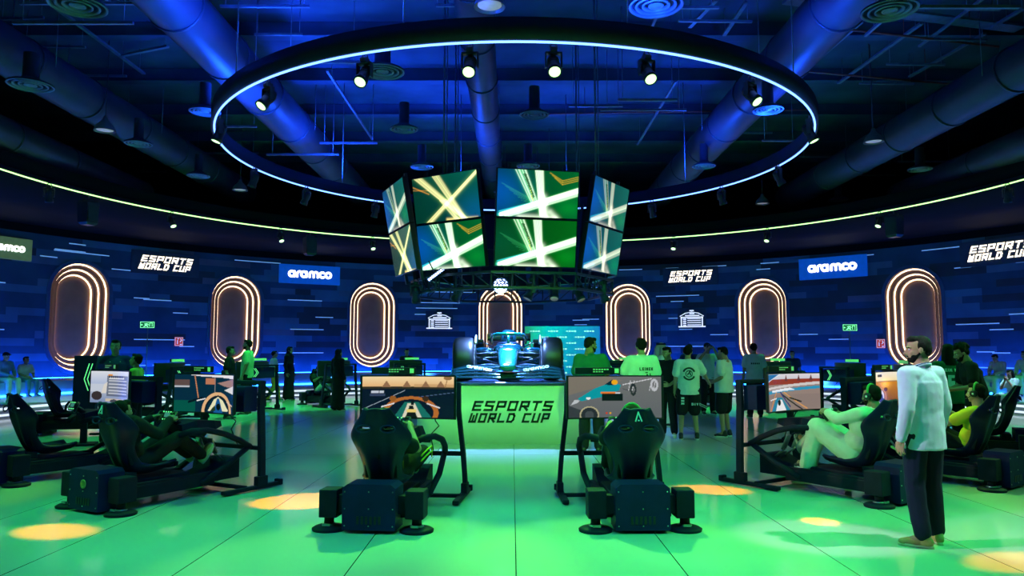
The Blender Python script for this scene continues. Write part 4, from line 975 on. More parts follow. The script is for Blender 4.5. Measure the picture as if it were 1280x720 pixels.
        p.C[:] = p.lin((150, 92, 50)); p.grad(.72, 1, (250, 226, 170), (255, 244, 222)); p.grad(.0, .72, (120, 78, 60), (208, 130, 50)); p.C += (np.exp(-((p.U - .38) / .14) ** 2 - ((p.V - .66) / .14) ** 2))[..., None] * p.lin((255, 190, 60)); p.rect(0, .70, 1, .74, (160, 96, 40), .7)
        for a in range(0, 180, 22): p.line(.84, .92, .84 + .10 * math.cos(math.radians(a)), .92 + .09 * math.sin(math.radians(a)) - .04, .02, (150, 100, 40))
        p.line(.84, .92, .86, .72, .02, (140, 90, 40)); p.rect(.10, .86, .28, .93, (40, 34, 40)); p.ell(.2, .28, .14, .2, (230, 226, 224)); p.ell(.2, .24, .1, .14, (60, 70, 130)); p.ring(.22, .26, .18, .26, .08, (220, 150, 80)); p.line(.3, .2, .6, .0, .05, (30, 30, 46)); p.ell(.4, .48, .06, .06, (110, 60, 40))
    me = p.mesh('game_picture', 1.02, .445, .30); me.materials.append(mat_screen(.9)); return me
def rig(pic):
    t = empty('simulator_rig')
    m = MB(); m.prism([(-.245, .03), (.245, .03), (.245, .40), (.20, .435), (-.20, .435), (-.245, .40)], -.14, .14)
    for x in (-.22, 0, .22):
        for z in (.07, .22, .37): m.lathe([(.007, 0), (.006, .005), (0, .006)], 8, 1, Matrix.Translation((x, -.141, z)) @ Matrix.Rotation(PI / 2, 4, 'X'))
    for q in range(6): m.box((-.1 + .04 * q, -.142, .12), (.022, .004, .07), mi=2)
    bx = m.build('electronics_box', [M_BOX, M_STEEL, M_PLASTIC], t)
    for sx in (-1, 1):
        m = MB(); m.box((sx * .40, .02, .245), (.17, .2, .25), bev=.012); m.box((sx * .28, .02, .24), (.1, .12, .16)); a = m.build('actuator', M_RIG, t)
        m = MB(); m.tube([(sx * .41, .0, .14), (sx * .41, .0, .05)], .045, 14); m.lathe([(.15, 0), (.155, .02), (.13, .035), (.06, .045), (.05, .06), (0, .06)], 28, M=Matrix.Translation((sx * .41, 0, .0))); m.build('foot_pad', M_RIG, a)
        m = MB(); m.lathe([(.062, .046), (.062, .056), (.046, .062), (.046, .046)], 20, M=Matrix.Translation((sx * .41, 0, 0))); m.box((sx * .41, -.085, .06), (.07, .012, .02)); m.build('foot_collar', M_STEEL, a)
        m = MB(); m.box((sx * .27, .64, .17), (.07, 1.16, .13), bev=.014); m.box((sx * .27, .64, .245), (.05, 1.1, .03), bev=.008); m.build('side_rail', M_RIG, t)
        m = MB(); m.tube([(sx * .17, .82, .69), (sx * .26, .92, .735), (sx * .345, 1.06, .735), (sx * .385, 1.26, .68), (sx * .37, 1.5, .58), (sx * .33, 1.70, .48)], .034, 10); m.build('arch_tube', M_RIG, t)
        m = MB(); m.tube([(sx * .33, 1.70, .50), (sx * .34, 1.34, .30), (sx * .30, 1.02, .15)], .034, 10); m.build('diagonal_tube', M_RIG, t)
        m = MB(); m.box((sx * .56, 1.53, .035), (.07, .82, .045), bev=.01); m.box((sx * .56, 1.95, .05), (.10, .05, .07), bev=.01); m.build('stand_foot', M_RIG, t)
        m = MB(); m.loft([[(sx * x + dx, y + dy, z) for dx, dy in ((-.024, -.04), (.024, -.04), (.024, .04), (-.024, .04))] for x, y, z in ((.58, 1.66, .05), (.565, 1.67, .25), (.545, 1.68, .48), (.51, 1.70, .74), (.485, 1.71, .95), (.48, 1.72, 1.27))], smooth=False)
        m.box((sx * .57, 1.66, .10), (.07, .16, .12), bev=.012); m.build('stand_leg', M_RIG, t)
    for c_, d_ in (((0, 1.72, 1.25), (1.0, .07, .05)), ((0, 1.72, .47), (1.06, .05, .05)), ((0, 1.45, .05), (1.1, .06, .04))):
        m = MB(); m.box(c_, d_, bev=.01); m.build('stand_crossbar', M_RIG, t)
    m = MB(); m.box((0, .55, .235), (.44, .8, .10), bev=.012); m.box((0, .25, .30), (.38, .12, .12)); m.box((0, 1.1, .15), (.5, .08, .1)); m.box((0, .12, .15), (.5, .08, .1)); m.build('seat_mount', M_RIG, t)
    st = seat_mesh().build('seat_shell', M_SHELL, t)
    m = MB(); m.box((0, .55, .37), (.30, .40, .05), rot=(.06, 0, 0), bev=.022); m.build('seat_cushion', M_PAD, st)
    m = MB(); m.box((0, .225, .62), (.32, .05, .40), rot=(.30, 0, 0), bev=.022); m.build('back_cushion', M_PAD, st)
    for sx in (-1, 1):
        m = MB(); M = Matrix.Translation((sx * .115, .055, .905)) @ Matrix.Rotation(-.3, 4, 'X')
        m.tube([(.068 * math.cos(q * PI / 8), -.015, .034 * math.sin(q * PI / 8)) for q in range(16)], .008, 6, closed=True, M=M); m.build('harness_opening', M_BOX, st)
    m = MB(); m.loft([[(x, y, z) for x, z in ((-.2, .12), (.2, .12), (.2, zt), (-.2, zt))] for y, zt in ((1.08, .18), (1.3, .24), (1.55, .36), (1.66, .36))], smooth=False); pb = m.build('pedal_box', M_RIG, t)
    for sx in (-1, 1):
        m = MB(); m.box((sx * .10, 1.34, .52), (.085, .02, .20), rot=(.45, 0, 0), bev=.006); m.tube([(sx * .10, 1.36, .44), (sx * .1, 1.5, .33)], .014, 6); m.build('pedal', M_STEEL, pb)
    m = MB(); m.loft([[(x, y, z) for x, z in ((-w_, z0), (w_, z0), (w_ * .8, z1), (-w_ * .8, z1))] for y, w_, z0, z1 in ((.90, .14, .68, .80), (1.05, .22, .68, .84), (1.30, .20, .72, .82), (1.45, .12, .74, .80))], smooth=False)
    m.tube([(0, .84, .88), (0, .95, .80)], .035, 10); m.tube([(-.3, 1.06, .70), (.3, 1.06, .70)], .03, 8); m.build('wheel_deck', M_RIG, t)
    MW = Matrix.Translation((0, .80, .895)) @ Matrix.Rotation(-.35, 4, 'X')
    m = MB(); m.box((0, 0, 0), (.19, .03, .11), bev=.012, M=MW); m.tube([(-.09, 0, .055), (-.135, -.01, .05), (-.15, -.02, .0), (-.135, -.015, -.06), (-.11, -.01, -.075)], .017, 8, M=MW); m.tube([(.09, 0, .055), (.135, -.01, .05), (.15, -.02, .0), (.135, -.015, -.06), (.11, -.01, -.075)], .017, 8, M=MW)
    for q in range(8): m.lathe([(.008, 0), (.007, .006), (0, .007)], 8, 1, MW @ Matrix.Translation((-.07 + .02 * q if q < 8 else 0, -.016, -.035 if q % 2 else .05)) @ Matrix.Rotation(PI / 2, 4, 'X'))
    sw = m.build('steering_wheel', [M_PLASTIC, M_LIMELED], t)
    m = MB(); m.box((0, -.017, .015), (.085, .004, .05), M=MW); m.build('wheel_display', mat('wheel_display', (.02, .06, .05), .3, emit=.4, ecol=(.1, .5, .4)), sw)
    # curved monitor
    def curved(x, h, y): return (x, 1.34 - .30 * x * x + y, h)
    m = MB(); n = 16; rings = []
    for i in range(n + 1):
        x = -.535 + 1.07 * i / n; rings.append([curved(x, .89, .0), curved(x, 1.365, .0), curved(x, 1.35, .035), curved(x, .905, .035)])
    m.loft(rings, smooth=False); m.box((0, 1.42, 1.12), (.30, .10, .26), bev=.02); m.box((0, 1.58, 1.16), (.08, .26, .08)); mo = m.build('monitor', M_PLASTIC, t)
    s = bpy.data.objects.new('monitor_screen', pic); COL.objects.link(s); s.parent = mo; s.location = (0, 1.337, 1.128)
    m = MB(); m.box((-.18, 1.33, 1.415), (.50, .035, .075), bev=.006); tp = m.build('topper_sign', M_PLASTIC, t)
    m = MB(); m.box((.03, 1.311, 1.415), (.045, .006, .05)); m.build('lime_square', M_LIME, tp)
    m = MB()
    for z, L in ((1.43, .2), (1.405, .13)):
        for q in range(int(L / .03)): m.box((-.22 + q * .03, 1.311, z), (.021, .005, .012))
    m.build('printed_words', mat('lime_print', (.3, .7, .3), .5, emit=.25, ecol=(.3, .8, .3)), tp)
    m = MB(); m.box((-.18, 1.351, 1.415), (.46, .006, .065)); m.build('lit_back_label', M_LIME, tp)
    m = MB(); m.box((0, 1.60, 1.06), (.86, .20, .30), bev=.012); pc = m.build('computer_case', M_BOX, t)
    m = MB()
    for q in (0, .05): m.tube([(.22 + q, 1.703, 1.18), (.12 + q, 1.703, 1.06), (.22 + q, 1.703, .94)], .008, 6)
    m.build('chevron_light', M_LIMELED, pc)
    m = MB(); m.tube([(.25, 1.42, .98), (.27, 1.45, .86), (.30, 1.5, .80), (.20, 1.52, .7), (.22, 1.6, .52)], .007, 6); m.build('cable', M_PLASTIC, t)
    return t
pic_off = Pic(6, 4, 2.2); pic_off.C[:] = Pic.lin((10, 30, 40)); pic_off = pic_off.mesh('game_picture', 1.02, .445, .30); pic_off.materials.append(mat_screen(.9))
RIGS = [  # x, y, heading (degrees, right positive), picture, label
 (-1.27, 6.95, 6, 'sunset_road', 'black simulator rig at front left of the podium showing a dusk race on its screen'),
 (1.17, 6.95, -2, 'teal_car', 'black simulator rig at front right of the podium showing a teal car on its screen'),
 (-4.27, 7.80, 28.6, 'white_roof', 'black simulator rig on the left with a gold round emblem on its rear box'),
 (-6.35, 9.44, 35, 'menu', 'black simulator rig at the left edge showing a pale menu screen'),
 (4.20, 8.22, -34, 'stadium', 'black simulator rig on the right with the driver in white'),
 (5.95, 9.15, -38, 'sunset_palm', 'black simulator rig on the right with the driver in yellow'),
 (-9.40, 15.0, 80, None, 'black simulator rig beside the standing panel with green chevrons at far left'),
 (7.95, 11.7, -62, None, 'black simulator rig at the right edge behind the driver in yellow'),
 (9.5, 15.6, -84, None, 'black simulator rig right of the jersey wearer, near the right bench'),
 (-9.5, 18.4, 104, None, 'black simulator rig far left with its back label under the left exit sign'),
 (-8.3, 21.6, 124, None, 'black simulator rig far left beside the man in pale green shirt'),
 (-6.2, 23.6, 140, None, 'black simulator rig far left next to the person in a black robe'),
 (-3.9, 25.0, 156, None, 'black simulator rig far behind, seen over the front left screen'),
 (9.4, 18.4, -104, None, 'black simulator rig far right below the right exit sign'),
 (8.3, 21.4, -124, None, 'black simulator rig far right beside the person seen from behind in white'),
 (6.2, 23.6, -140, None, 'black simulator rig far behind the boys in white shirts'),
 (4.0, 25.0, -156, None, 'black simulator rig far behind the green text shirt, right of the blue board'),
]
r0 = None; rigs = []
for x, y, hd, pk, lab in RIGS:
    pm = game(pk) if pk else pic_off
    if r0 is None: r0 = rig(pm); t = r0
    else:
        t = dup(r0)
        for mo in kids(t, 'monitor'):
            for sc_ in kids(mo, 'monitor_screen'): sc_.data = pm
    t.location = (x, y, 0); t.rotation_euler = (0, 0, -math.radians(hd)); tag(t, lab, 'racing simulator', 'simulator rigs around the podium'); rigs.append(t)
# round gold emblem on the left rig, pale triangle on the right front seat
bx = kids(rigs[2], 'electronics_box')[0]
m = MB(); m.lathe([(.045, 0), (.045, .006), (.03, .008), (.03, .004), (.0, .004)], 24, M=Matrix.Translation((0, -.141, .29)) @ Matrix.Rotation(PI / 2, 4, 'X'))
tag(m.build('gold_emblem', mat('gold_emblem', (.55, .38, .14), .3, .6), bx), 'round gold emblem')
for r_ in (rigs[1], rigs[2], rigs[3]):
    st = kids(r_, 'seat_shell')[0]; m = MB(); fd = lambda x, z: (x, z)
    strokes(m, [[(-.03, -.045), (0, .04), (.03, -.045)], [(-.008, -.035), (.008, -.035)]], .012, .004, fd); m.build('seat_emblem', M_LOGO, st, Matrix.Translation((0, .012, 1.025)) @ Matrix.Rotation(-.2, 4, 'X'))
# standing panel with green chevrons at far left
p = at(108, 473, 13.2); t = empty('standing_panel', (p.x, p.y, 0), .35); t.rotation_euler = (0, 0, .35)
m = MB(); m.box((0, 0, 1.0), (.36, .28, 1.12), bev=.012); m.build('cabinet', M_BOX, t)
m = MB(); m.box((0, 0, .22), (.1, .1, .44)); m.box((0, 0, .02), (.42, .4, .04), bev=.01); m.build('stand', M_RIG, t)
m = MB()
for q in (0, .05): m.tube([(.06 + q, -.143, 1.42), (-.01 + q, -.143, 1.15), (.06 + q, -.143, .95)], .008, 6)
m.build('chevron_light', M_LIMELED, t); tag(t, 'dark standing panel with green chevron lights left of the pale menu screen', 'standing panel')

# ------------------------------------------------------------------ people
def fuse(mb, voxel, smooth=3, wr=0.0, ws=7.0, seed=0):
    """one continuous skin over overlapping solids"""
    me = bpy.data.meshes.new('fuse'); me.from_pydata(mb.v, [], mb.f); me.update()
    o = bpy.data.objects.new('fuse', me); COL.objects.link(o)
    r = o.modifiers.new('r', 'REMESH'); r.mode = 'VOXEL'; r.voxel_size = voxel
    if smooth: s = o.modifiers.new('s', 'SMOOTH'); s.factor = .5; s.iterations = smooth
    dg = bpy.context.evaluated_depsgraph_get(); ev = o.evaluated_get(dg); em = ev.to_mesh()
    n = len(em.vertices); co = np.empty(n * 3); em.vertices.foreach_get('co', co); no = np.empty(n * 3); em.vertices.foreach_get('normal', no)
    co = co.reshape(-1, 3); no = no.reshape(-1, 3); fs = [tuple(p.vertices) for p in em.polygons]
    ev.to_mesh_clear(); bpy.data.objects.remove(o); bpy.data.meshes.remove(me)
    if wr:
        for i in range(n):
            p = Vector((co[i, 0] * ws + seed, co[i, 1] * ws, co[i, 2] * ws * .7))
            q = noise.noise(p) + .5 * noise.noise(p * 2.1)
            co[i] += no[i] * wr * (1 - abs(q) * 2.2)
    return co, fs
HAND = {}
def hand_template(kind):
    if kind in HAND: return HAND[kind]
    mb = MB(); curl = {'relaxed': (18, 26, 18), 'grip': (50, 62, 40), 'flat': (6, 8, 6)}[kind]
    mb.ell((0, .048, 0), (.040, .052, .015)); mb.caps((0, -.01, 0), (0, .03, 0), .026, .027); mb.ell((-.022, .035, -.006), (.018, .032, .014))
    for x, L, y in ((-.030, .070, .088), (-.010, .079, .094), (.011, .073, .092), (.030, .057, .084)):
        p = Vector((x, y - .012, 0)); a = 0; spread = x * 1.2
        for i, (f, r) in enumerate(((.48, .0092), (.30, .0082), (.22, .0072))):
            a += math.radians(curl[i]); d = Vector((math.sin(spread) * .5, math.cos(a), -math.sin(a))); q = p + d.normalized() * L * f
            mb.caps(p, q, r, r * .93, 8); p = q
    p = Vector((-.030, .022, -.008))
    for d, L, r in (((-.62, .68, -.38), .040, .0115), ((-.30, .88, -.40), .030, .0098), ((-.05, .9, -.4), .024, .0085)):
        q = p + Vector(d).normalized() * L; mb.caps(p, q, r, r * .92, 8); p = q
    HAND[kind] = fuse(mb, .0042, 1); return HAND[kind]
HEAD = []
def head_template():
    if HEAD: return HEAD[0]
    mb = MB()
    mb.ell((0, -.014, .030), (.075, .094, .084), 20, 14); mb.ell((0, .020, -.03), (.062, .070, .080), 20, 14); mb.ell((0, .038, -.075), (.044, .046, .034)); mb.ell((0, .066, -.094), (.022, .018, .016))
    mb.caps((0, .082, .012), (0, .104, -.026), .009, .014, 10); mb.ell((0, .090, -.034), (.021, .014, .010))
    mb.ell((0, .068, .020), (.054, .022, .012)); mb.ell((-.036, .055, -.022), (.022, .024, .018)); mb.ell((.036, .055, -.022), (.022, .024, .018))
    mb.ell((0, .081, -.058), (.024, .012, .0065)); mb.ell((0, .080, -.070), (.021, .012, .007))
    for sx in (-1, 1): mb.ell((sx * .078, -.006, -.006), (.010, .019, .031))
    mb.caps((0, -.022, -.05), (0, -.034, -.175), .050, .056)
    HEAD.append(fuse(mb, .0065, 2)); return HEAD[0]
def basis(fwd, up):
    y = Vector(fwd).normalized(); z = Vector(up); x = y.cross(z)
    if x.length < 1e-4: x = y.cross(Vector((1, 0, 0.01)))
    x.normalize(); z = x.cross(y); m = Matrix((x, y, z)).transposed(); return m.to_4x4()
SKIN = {'tan': mat('skin_tan', (.42, .24, .16), .55, var=.06), 'brown': mat('skin_brown', (.28, .15, .09), .55, var=.06), 'light': mat('skin_light', (.52, .33, .24), .55, var=.06)}
EYE_D = mat('dark_eye', (.02, .015, .012), .2, var=.02); EYE_W = mat('eye_white', (.7, .68, .65), .3, var=.02); LIP = mat('lip', (.36, .16, .13), .5, var=.05)
HAIR = {'black': mat('black_hair', (.006, .005, .005), .75, var=.3, scale=80, bump=.4, bscale=150), 'brown': mat('brown_hair', (.02, .012, .008), .75, var=.3, scale=80, bump=.4, bscale=150)}
CL = {}
def cloth(n, c, r=.8):
    if n not in CL: CL[n] = mat('cloth_' + n, c, r, var=.06, scale=12, bump=.15, bscale=260)
    return CL[n]
WHITE = cloth('white', (.72, .72, .72)); BLACK = cloth('black', (.012, .013, .018)); NAVY = cloth('navy_denim', (.006, .011, .032)); PALEBLUE = cloth('pale_blue', (.50, .58, .76)); THOBE = cloth('ivory', (.74, .70, .60))
YELLOW = cloth('yellow', (.70, .50, .04)); DGREEN = cloth('dark_green', (.01, .10, .055)); ORANGE = cloth('orange', (.65, .28, .06)); LIMEC = cloth('pale_green', (.42, .62, .30)); DBLUE = cloth('dark_blue', (.015, .03, .12)); PINK = cloth('pink_beige', (.52, .36, .32)); TEALG = cloth('bottle_green', (.015, .13, .08)); GREY = cloth('grey', (.25, .27, .30))
TAN = mat('tan_suede', (.50, .29, .13), .8, var=.1, scale=30, bump=.2, bscale=200); SOLE = mat('pale_sole', (.6, .5, .36), .7); BLKSHOE = mat('black_shoe', (.012, .013, .016), .5); WSOLE = mat('white_sole', (.6, .62, .6), .6)
STAND = dict(pelvis=(0, 0, .96), waist=(0, .005, 1.10), chest=(0, -.005, 1.30), neck=(0, -.015, 1.475), head=(0, .015, 1.632),
             shoL=(-.178, -.01, 1.42), shoR=(.178, -.01, 1.42), elbL=(-.235, -.03, 1.15), elbR=(.235, -.03, 1.15), wriL=(-.25, .05, .905), wriR=(.25, .05, .905),
             hipL=(-.092, 0, .92), hipR=(.092, 0, .92), kneeL=(-.105, .025, .50), kneeR=(.105, .025, .50), ankL=(-.115, -.02, .085), ankR=(.115, -.02, .085), toeL=(-.15, .16, .03), toeR=(.15, .16, .03),
             hdirL=(-.05, .18, -1), hdirR=(.05, .18, -1))
RIGPOSE = dict(pelvis=(0, .40, .46), waist=(0, .34, .58), chest=(0, .285, .77), neck=(0, .245, .93), head=(0, .27, 1.075),
               shoL=(-.178, .27, .88), shoR=(.178, .27, .88), elbL=(-.26, .50, .74), elbR=(.26, .50, .74), wriL=(-.165, .70, .875), wriR=(.165, .70, .875),
               hipL=(-.092, .43, .44), hipR=(.092, .43, .44), kneeL=(-.12, .86, .66), kneeR=(.12, .86, .66), ankL=(-.11, 1.20, .42), ankR=(.11, 1.20, .42), toeL=(-.11, 1.31, .58), toeR=(.11, 1.31, .58),
               hdirL=(.15, .9, .3), hdirR=(-.15, .9, .3))
SEATED = dict(STAND, pelvis=(0, 0, .53), waist=(0, .03, .66), chest=(0, .06, .86), neck=(0, .07, 1.03), head=(0, .11, 1.18), shoL=(-.178, .07, .98), shoR=(.178, .07, .98),
              elbL=(-.24, .14, .74), elbR=(.24, .14, .74), wriL=(-.10, .36, .64), wriR=(.10, .36, .64), hipL=(-.095, .03, .50), hipR=(.095, .03, .50), kneeL=(-.14, .44, .50), kneeR=(.14, .44, .50),
              ankL=(-.14, .46, .085), ankR=(.14, .46, .085), toeL=(-.16, .64, .03), toeR=(.16, .64, .03), hdirL=(.3, .8, -.2), hdirR=(-.3, .8, -.2))
def person(label, loc, heading, h=1.75, pose=STAND, J=None, vox=.014, skin='tan', hair='short', hairc='black', beard=False,
           top=WHITE, sleeve='short', hem=.86, loose=1.0, bottom=BLACK, legs='long', shoe=BLKSHOE, sole=WSOLE, hyaw=0, hpitch=0, hand='relaxed', group=None, headset=None, seed=0, cat='person', fat=1.0):
    j = {k: Vector(v) for k, v in pose.items()}
    for k, v in (J or {}).items(): j[k] = Vector(v)
    s = h / 1.75; SK = SKIN[skin]
    spine = (j['neck'] - j['pelvis']).normalized(); side = (j['shoR'] - j['shoL']).normalized(); fwd = spine.cross(side) * -1
    if fwd.dot(Vector((0, 1, 0))) < 0: fwd = -fwd
    B = Matrix((side, fwd, spine)).transposed().to_4x4()
    def tell(mb, c, r, q=0.0): mb.ell((0, 0, 0), r, 16, 10, M=Matrix.Translation(c) @ B)
    # --- body: one skin
    b = MB()
    tell(b, j['pelvis'], (.155 * fat, .105 * fat, .12)); tell(b, j['waist'], (.14 * fat, .10 * fat, .13)); tell(b, j['chest'], (.160 * fat, .108 * fat, .17)); b.caps(j['shoL'], j['shoR'], .062, .062)
    b.caps(j['chest'], j['neck'], .09, .055); b.caps(j['neck'] - spine * .03, j['head'] - spine * .04, .056, .05)
    for e in 'LR':
        b.caps(j['sho' + e], j['elb' + e], .052, .042); b.caps(j['elb' + e], j['wri' + e], .042, .028)
        b.caps(j['hip' + e], j['knee' + e], .085, .058); m_ = j['knee' + e].lerp(j['ank' + e], .3); b.caps(j['knee' + e], m_, .056, .055); b.caps(m_, j['ank' + e], .055, .038)
        b.caps(j['ank' + e], j['toe' + e].lerp(j['ank' + e], .3) - Vector((0, 0, .02 if pose is not RIGPOSE else 0)), .038, .035)
    co, fs = fuse(b, vox, 3)
    B2 = MB(); B2.add([v for v in co], fs, 0, True)
    HM = Matrix.Translation(j['head']) @ Matrix.Rotation(-math.radians(hyaw), 4, 'Z') @ Matrix.Rotation(math.radians(hpitch), 4, 'X')
    hc, hf = head_template(); B2.add([v for v in hc], hf, 0, True, HM)
    for sx in (-1, 1):
        B2.ell((sx * .030, .073, .004), (.0135, .010, .0085), 10, 7, 2, HM); B2.ell((sx * .030, .0805, .004), (.006, .004, .006), 8, 6, 1, HM)
        B2.caps((sx * .016, .086, .022), (sx * .046, .076, .024), .0045, .0035, 6, 1, HM)
    B2.ell((0, .0905, -.0635), (.021, .005, .0055), 10, 6, 3, HM)
    for e, sx in (('L', -1), ('R', 1)):
        hd = j['hdir' + e].normalized(); w_ = j['wri' + e]; inward = Vector((-sx, 0, 0)); 
        palm = inward - hd * inward.dot(hd)
        if pose is RIGPOSE: palm = Vector((-sx * .6, .5, -.5)); palm -= hd * palm.dot(hd)
        M = Matrix.Translation(w_ + hd * .012) @ basis(hd, -palm)
        tc, tf = hand_template(hand)
        if e == 'R': B2.add([v for v in tc], tf, 0, True, M)
        else: B2.add([(-v[0], v[1], v[2]) for v in tc], [f[::-1] for f in tf], 0, True, M)
    def scl(m): m.v = [(v[0] * s, v[1] * s, v[2] * s) for v in m.v]; return m
    body = scl(B2).build('person', [SK, EYE_D, EYE_W, LIP])
    body.location = loc; body.rotation_euler = (0, 0, -math.radians(heading)); tag(body, label, cat, group)
    def child(mb_, name, m, wr=0.0, sm=3, v=None):
        c, f = fuse(mb_, v or vox, sm, wr, 7.0, seed); q = MB(); q.add([x for x in c], f, 0, True); return scl(q).build(name, m, body)
    # --- clothes
    g = loose * fat
    if legs in ('long', 'shorts'):
        t = MB(); tell(t, j['pelvis'], (.172 * g, .128 * g, .125))
        for e in 'LR':
            k0 = j['knee' + e]
            if legs == 'long':
                t.caps(j['hip' + e], k0, .102 * loose, .078 * loose); t.caps(k0, j['ank' + e].lerp(k0, .08), .078 * loose, .066 * loose)
            else: t.caps(j['hip' + e], j['hip' + e].lerp(k0, .88), .112 * loose, .105 * loose)
        child(t, 'trousers' if legs == 'long' else 'shorts', bottom, .004, 5)
    t = MB(); tell(t, j['chest'], (.185 * g, .135 * g, .175)); tell(t, j['waist'], (.172 * g, .132 * g, .15)); t.caps(j['shoL'], j['shoR'], .076, .076); t.caps(j['chest'], j['neck'] - spine * .015, .11, .068)
    if legs == 'robe':
        for e in 'LR': t.caps(j['hip' + e], j['knee' + e], .13 * loose, .105 * loose); t.caps(j['knee' + e], j['ank' + e], .105 * loose, .092 * loose)
        tell(t, j['pelvis'], (.19 * g, .15 * g, .15) if pose is not RIGPOSE else (.18, .11, .10))
        if pose is STAND: t.loft([[(.155 * math.cos(a), .115 * math.sin(a), 1.0) for a in [2 * PI * q / 20 for q in range(20)]], [(.23 * math.cos(a), .19 * math.sin(a), .07) for a in [2 * PI * q / 20 for q in range(20)]]])
        else: t.caps(j['kneeL'], j['kneeR'], .10, .10); t.caps(j['ankL'].lerp(j['kneeL'], .2), j['ankR'].lerp(j['kneeR'], .2), .085, .085)
    elif pose is STAND or hem:
        d = j['pelvis'].lerp(j['waist'], .0); 
        if pose in (STAND,):
            zt = j['waist']; n = 24; rr = [(.178 * g, .132 * g, 1.36), (.184 * g, .137 * g, 1.26), (.183 * g, .14 * g, 1.12), (.185 * g, .142 * g, .98), (.190 * g, .147 * g, hem)]
            t.loft([[(a * math.cos(2 * PI * q / n) + (j['chest'].x if z > 1.2 else j['pelvis'].x), (j['chest'].y if z > 1.2 else j['waist'].y if z > 1.05 else j['pelvis'].y) + c * math.sin(2 * PI * q / n), z) for q in range(n)] for a, c, z in rr])
        else: tell(t, j['pelvis'], (.178 * g, .135 * g, .12))
    for e in 'LR':
        sh, el, wr_ = j['sho' + e], j['elb' + e], j['wri' + e]
        if sleeve == 'short': t.caps(sh, sh.lerp(el, .68), .074 * loose, .076 * loose)
        elif sleeve == 'long': t.caps(sh, el, .072 * loose, .060 * loose); t.caps(el, wr_.lerp(el, .02), .060 * loose, .044 * loose)
    shirt = child(t, {'robe': 'robe'}.get(legs, 'shirt'), top, .0045, 6)
    if sleeve == 'long' and legs != 'robe':
        q = MB()
        for e in 'LR': d = (j['wri' + e] - j['elb' + e]).normalized(); q = MB(); q.caps(j['wri' + e] - d * .045, j['wri' + e] - d * .005, .043, .043, 14); scl(q).build('cuff', top, shirt)
        q = MB(); q.tube([j['neck'] + B.to_3x3() @ Vector((.062 * math.cos(a), .064 * math.sin(a), .018 - .02 * math.sin(a))) for a in [2 * PI * k / 16 for k in range(16)]], .014, 8, closed=True)
        scl(q).build('collar', top, shirt)
    else:
        q = MB(); q.tube([j['neck'] + B.to_3x3() @ Vector((.060 * math.cos(a), .062 * math.sin(a), .0 - .02 * math.sin(a))) for a in [2 * PI * k / 16 for k in range(16)]], .010, 8, closed=True); scl(q).build('collar', top, shirt)
    # --- shoes
    for e in 'LR':
        a, o = j['ank' + e], j['toe' + e]; f = (o - a); L = f.length
        if pose is RIGPOSE: up = (a - j['knee' + e]); up = Vector((0, -.8, .6)); fd = f.normalized()
        else: fd = Vector((f.x, f.y, 0)).normalized(); up = Vector((0, 0, 1))
        up = up - fd * up.dot(fd); up.normalize(); M = Matrix.Translation(a - up * (.085 if pose is not RIGPOSE else .06)) @ basis(fd, up)
        q = MB(); q.ell((0, -.02, .05), (.042, .062, .05), M=M); q.ell((0, .075, .042), (.044, .085, .036), M=M); q.ell((0, .135, .033), (.043, .055, .03), M=M); q.caps((0, -.015, .06), (0, -.02, .10), .043, .045, M=M)
        sh_ = child(q, 'shoe', shoe, 0, 2, min(vox, .009))
        q = MB(); q.loft([[M @ Vector((x * w2, y, z)) for x, y in [(math.cos(2 * PI * k / 20), 0) for k in range(20)] for w2 in (1,)] for z in (0,)] or [], cap=False) if False else None
        pts = [(.046 * math.cos(2 * PI * k / 24) * (1.0 if math.sin(2 * PI * k / 24) > 0 else .88), .055 + .135 * math.sin(2 * PI * k / 24)) for k in range(24)]
        q = MB(); q.loft([[M @ Vector((x, y, z)) for x, y in pts] for z in (.0, .024)]); scl(q).build('sole', sole, sh_)
    # --- hair
    t = MB()
    def hm(c, r, n=14, m=10): t.ell(c, r, n, m, M=HM)
    if hair in ('short', 'crop', 'curly', 'dread', 'long'):
        k = .0 if hair != 'crop' else -.004
        hm((0, -.032, .045), (.081 + k, .084 + k, .078 + k)); hm((0, .026, .086), (.060, .052, .034)); hm((0, -.062, .0), (.068, .048, .062)); hm((-.07, -.02, .025), (.014, .04, .045)); hm((.07, -.02, .025), (.014, .04, .045))
        if hair == 'short': hm((0, .04, .10), (.056, .04, .024))
        if hair == 'curly':
            rr = random.Random(seed)
            for q in range(46):
                a, z = rr.uniform(0, 2 * PI), rr.uniform(.0, 1); rad = math.sqrt(1 - z * z * .8); p = Vector((.088 * rad * math.cos(a), -.02 + .095 * rad * math.sin(a), .04 + .085 * z))
                if p.y > .05 and p.z < .075: continue
                hm(p, (.026, .026, .026), 8, 6)
        if hair == 'dread':
            for q in range(20):
                a = PI * (.9 + 1.2 * q / 19); p = HM @ Vector((.075 * math.cos(a), -.02 + .08 * math.sin(a), .03)); e_ = HM @ Vector((.095 * math.cos(a), -.03 + .10 * math.sin(a), -.19)); t.caps(p, e_, .016, .011, 8)
        if hair == 'long':
            for q in range(14):
                a = PI * (.95 + 1.1 * q / 13); p = HM @ Vector((.072 * math.cos(a), -.02 + .08 * math.sin(a), .03)); e_ = HM @ Vector((.08 * math.cos(a), -.04 + .09 * math.sin(a), -.22)); t.caps(p, e_, .024, .02, 8)
        child(t, 'hair', HAIR[hairc], .002, 1, max(.007, min(vox, .009)))
    elif hair == 'cap':
        hm((0, -.015, .05), (.084, .098, .078)); t.caps(HM @ Vector((-.03, .08, .055)), HM @ Vector((.03, .08, .055)), .03, .03); hm((0, .12, .052), (.06, .06, .010)); child(t, 'cap', BLACK, 0, 1, .008)
    elif hair == 'ghutra':
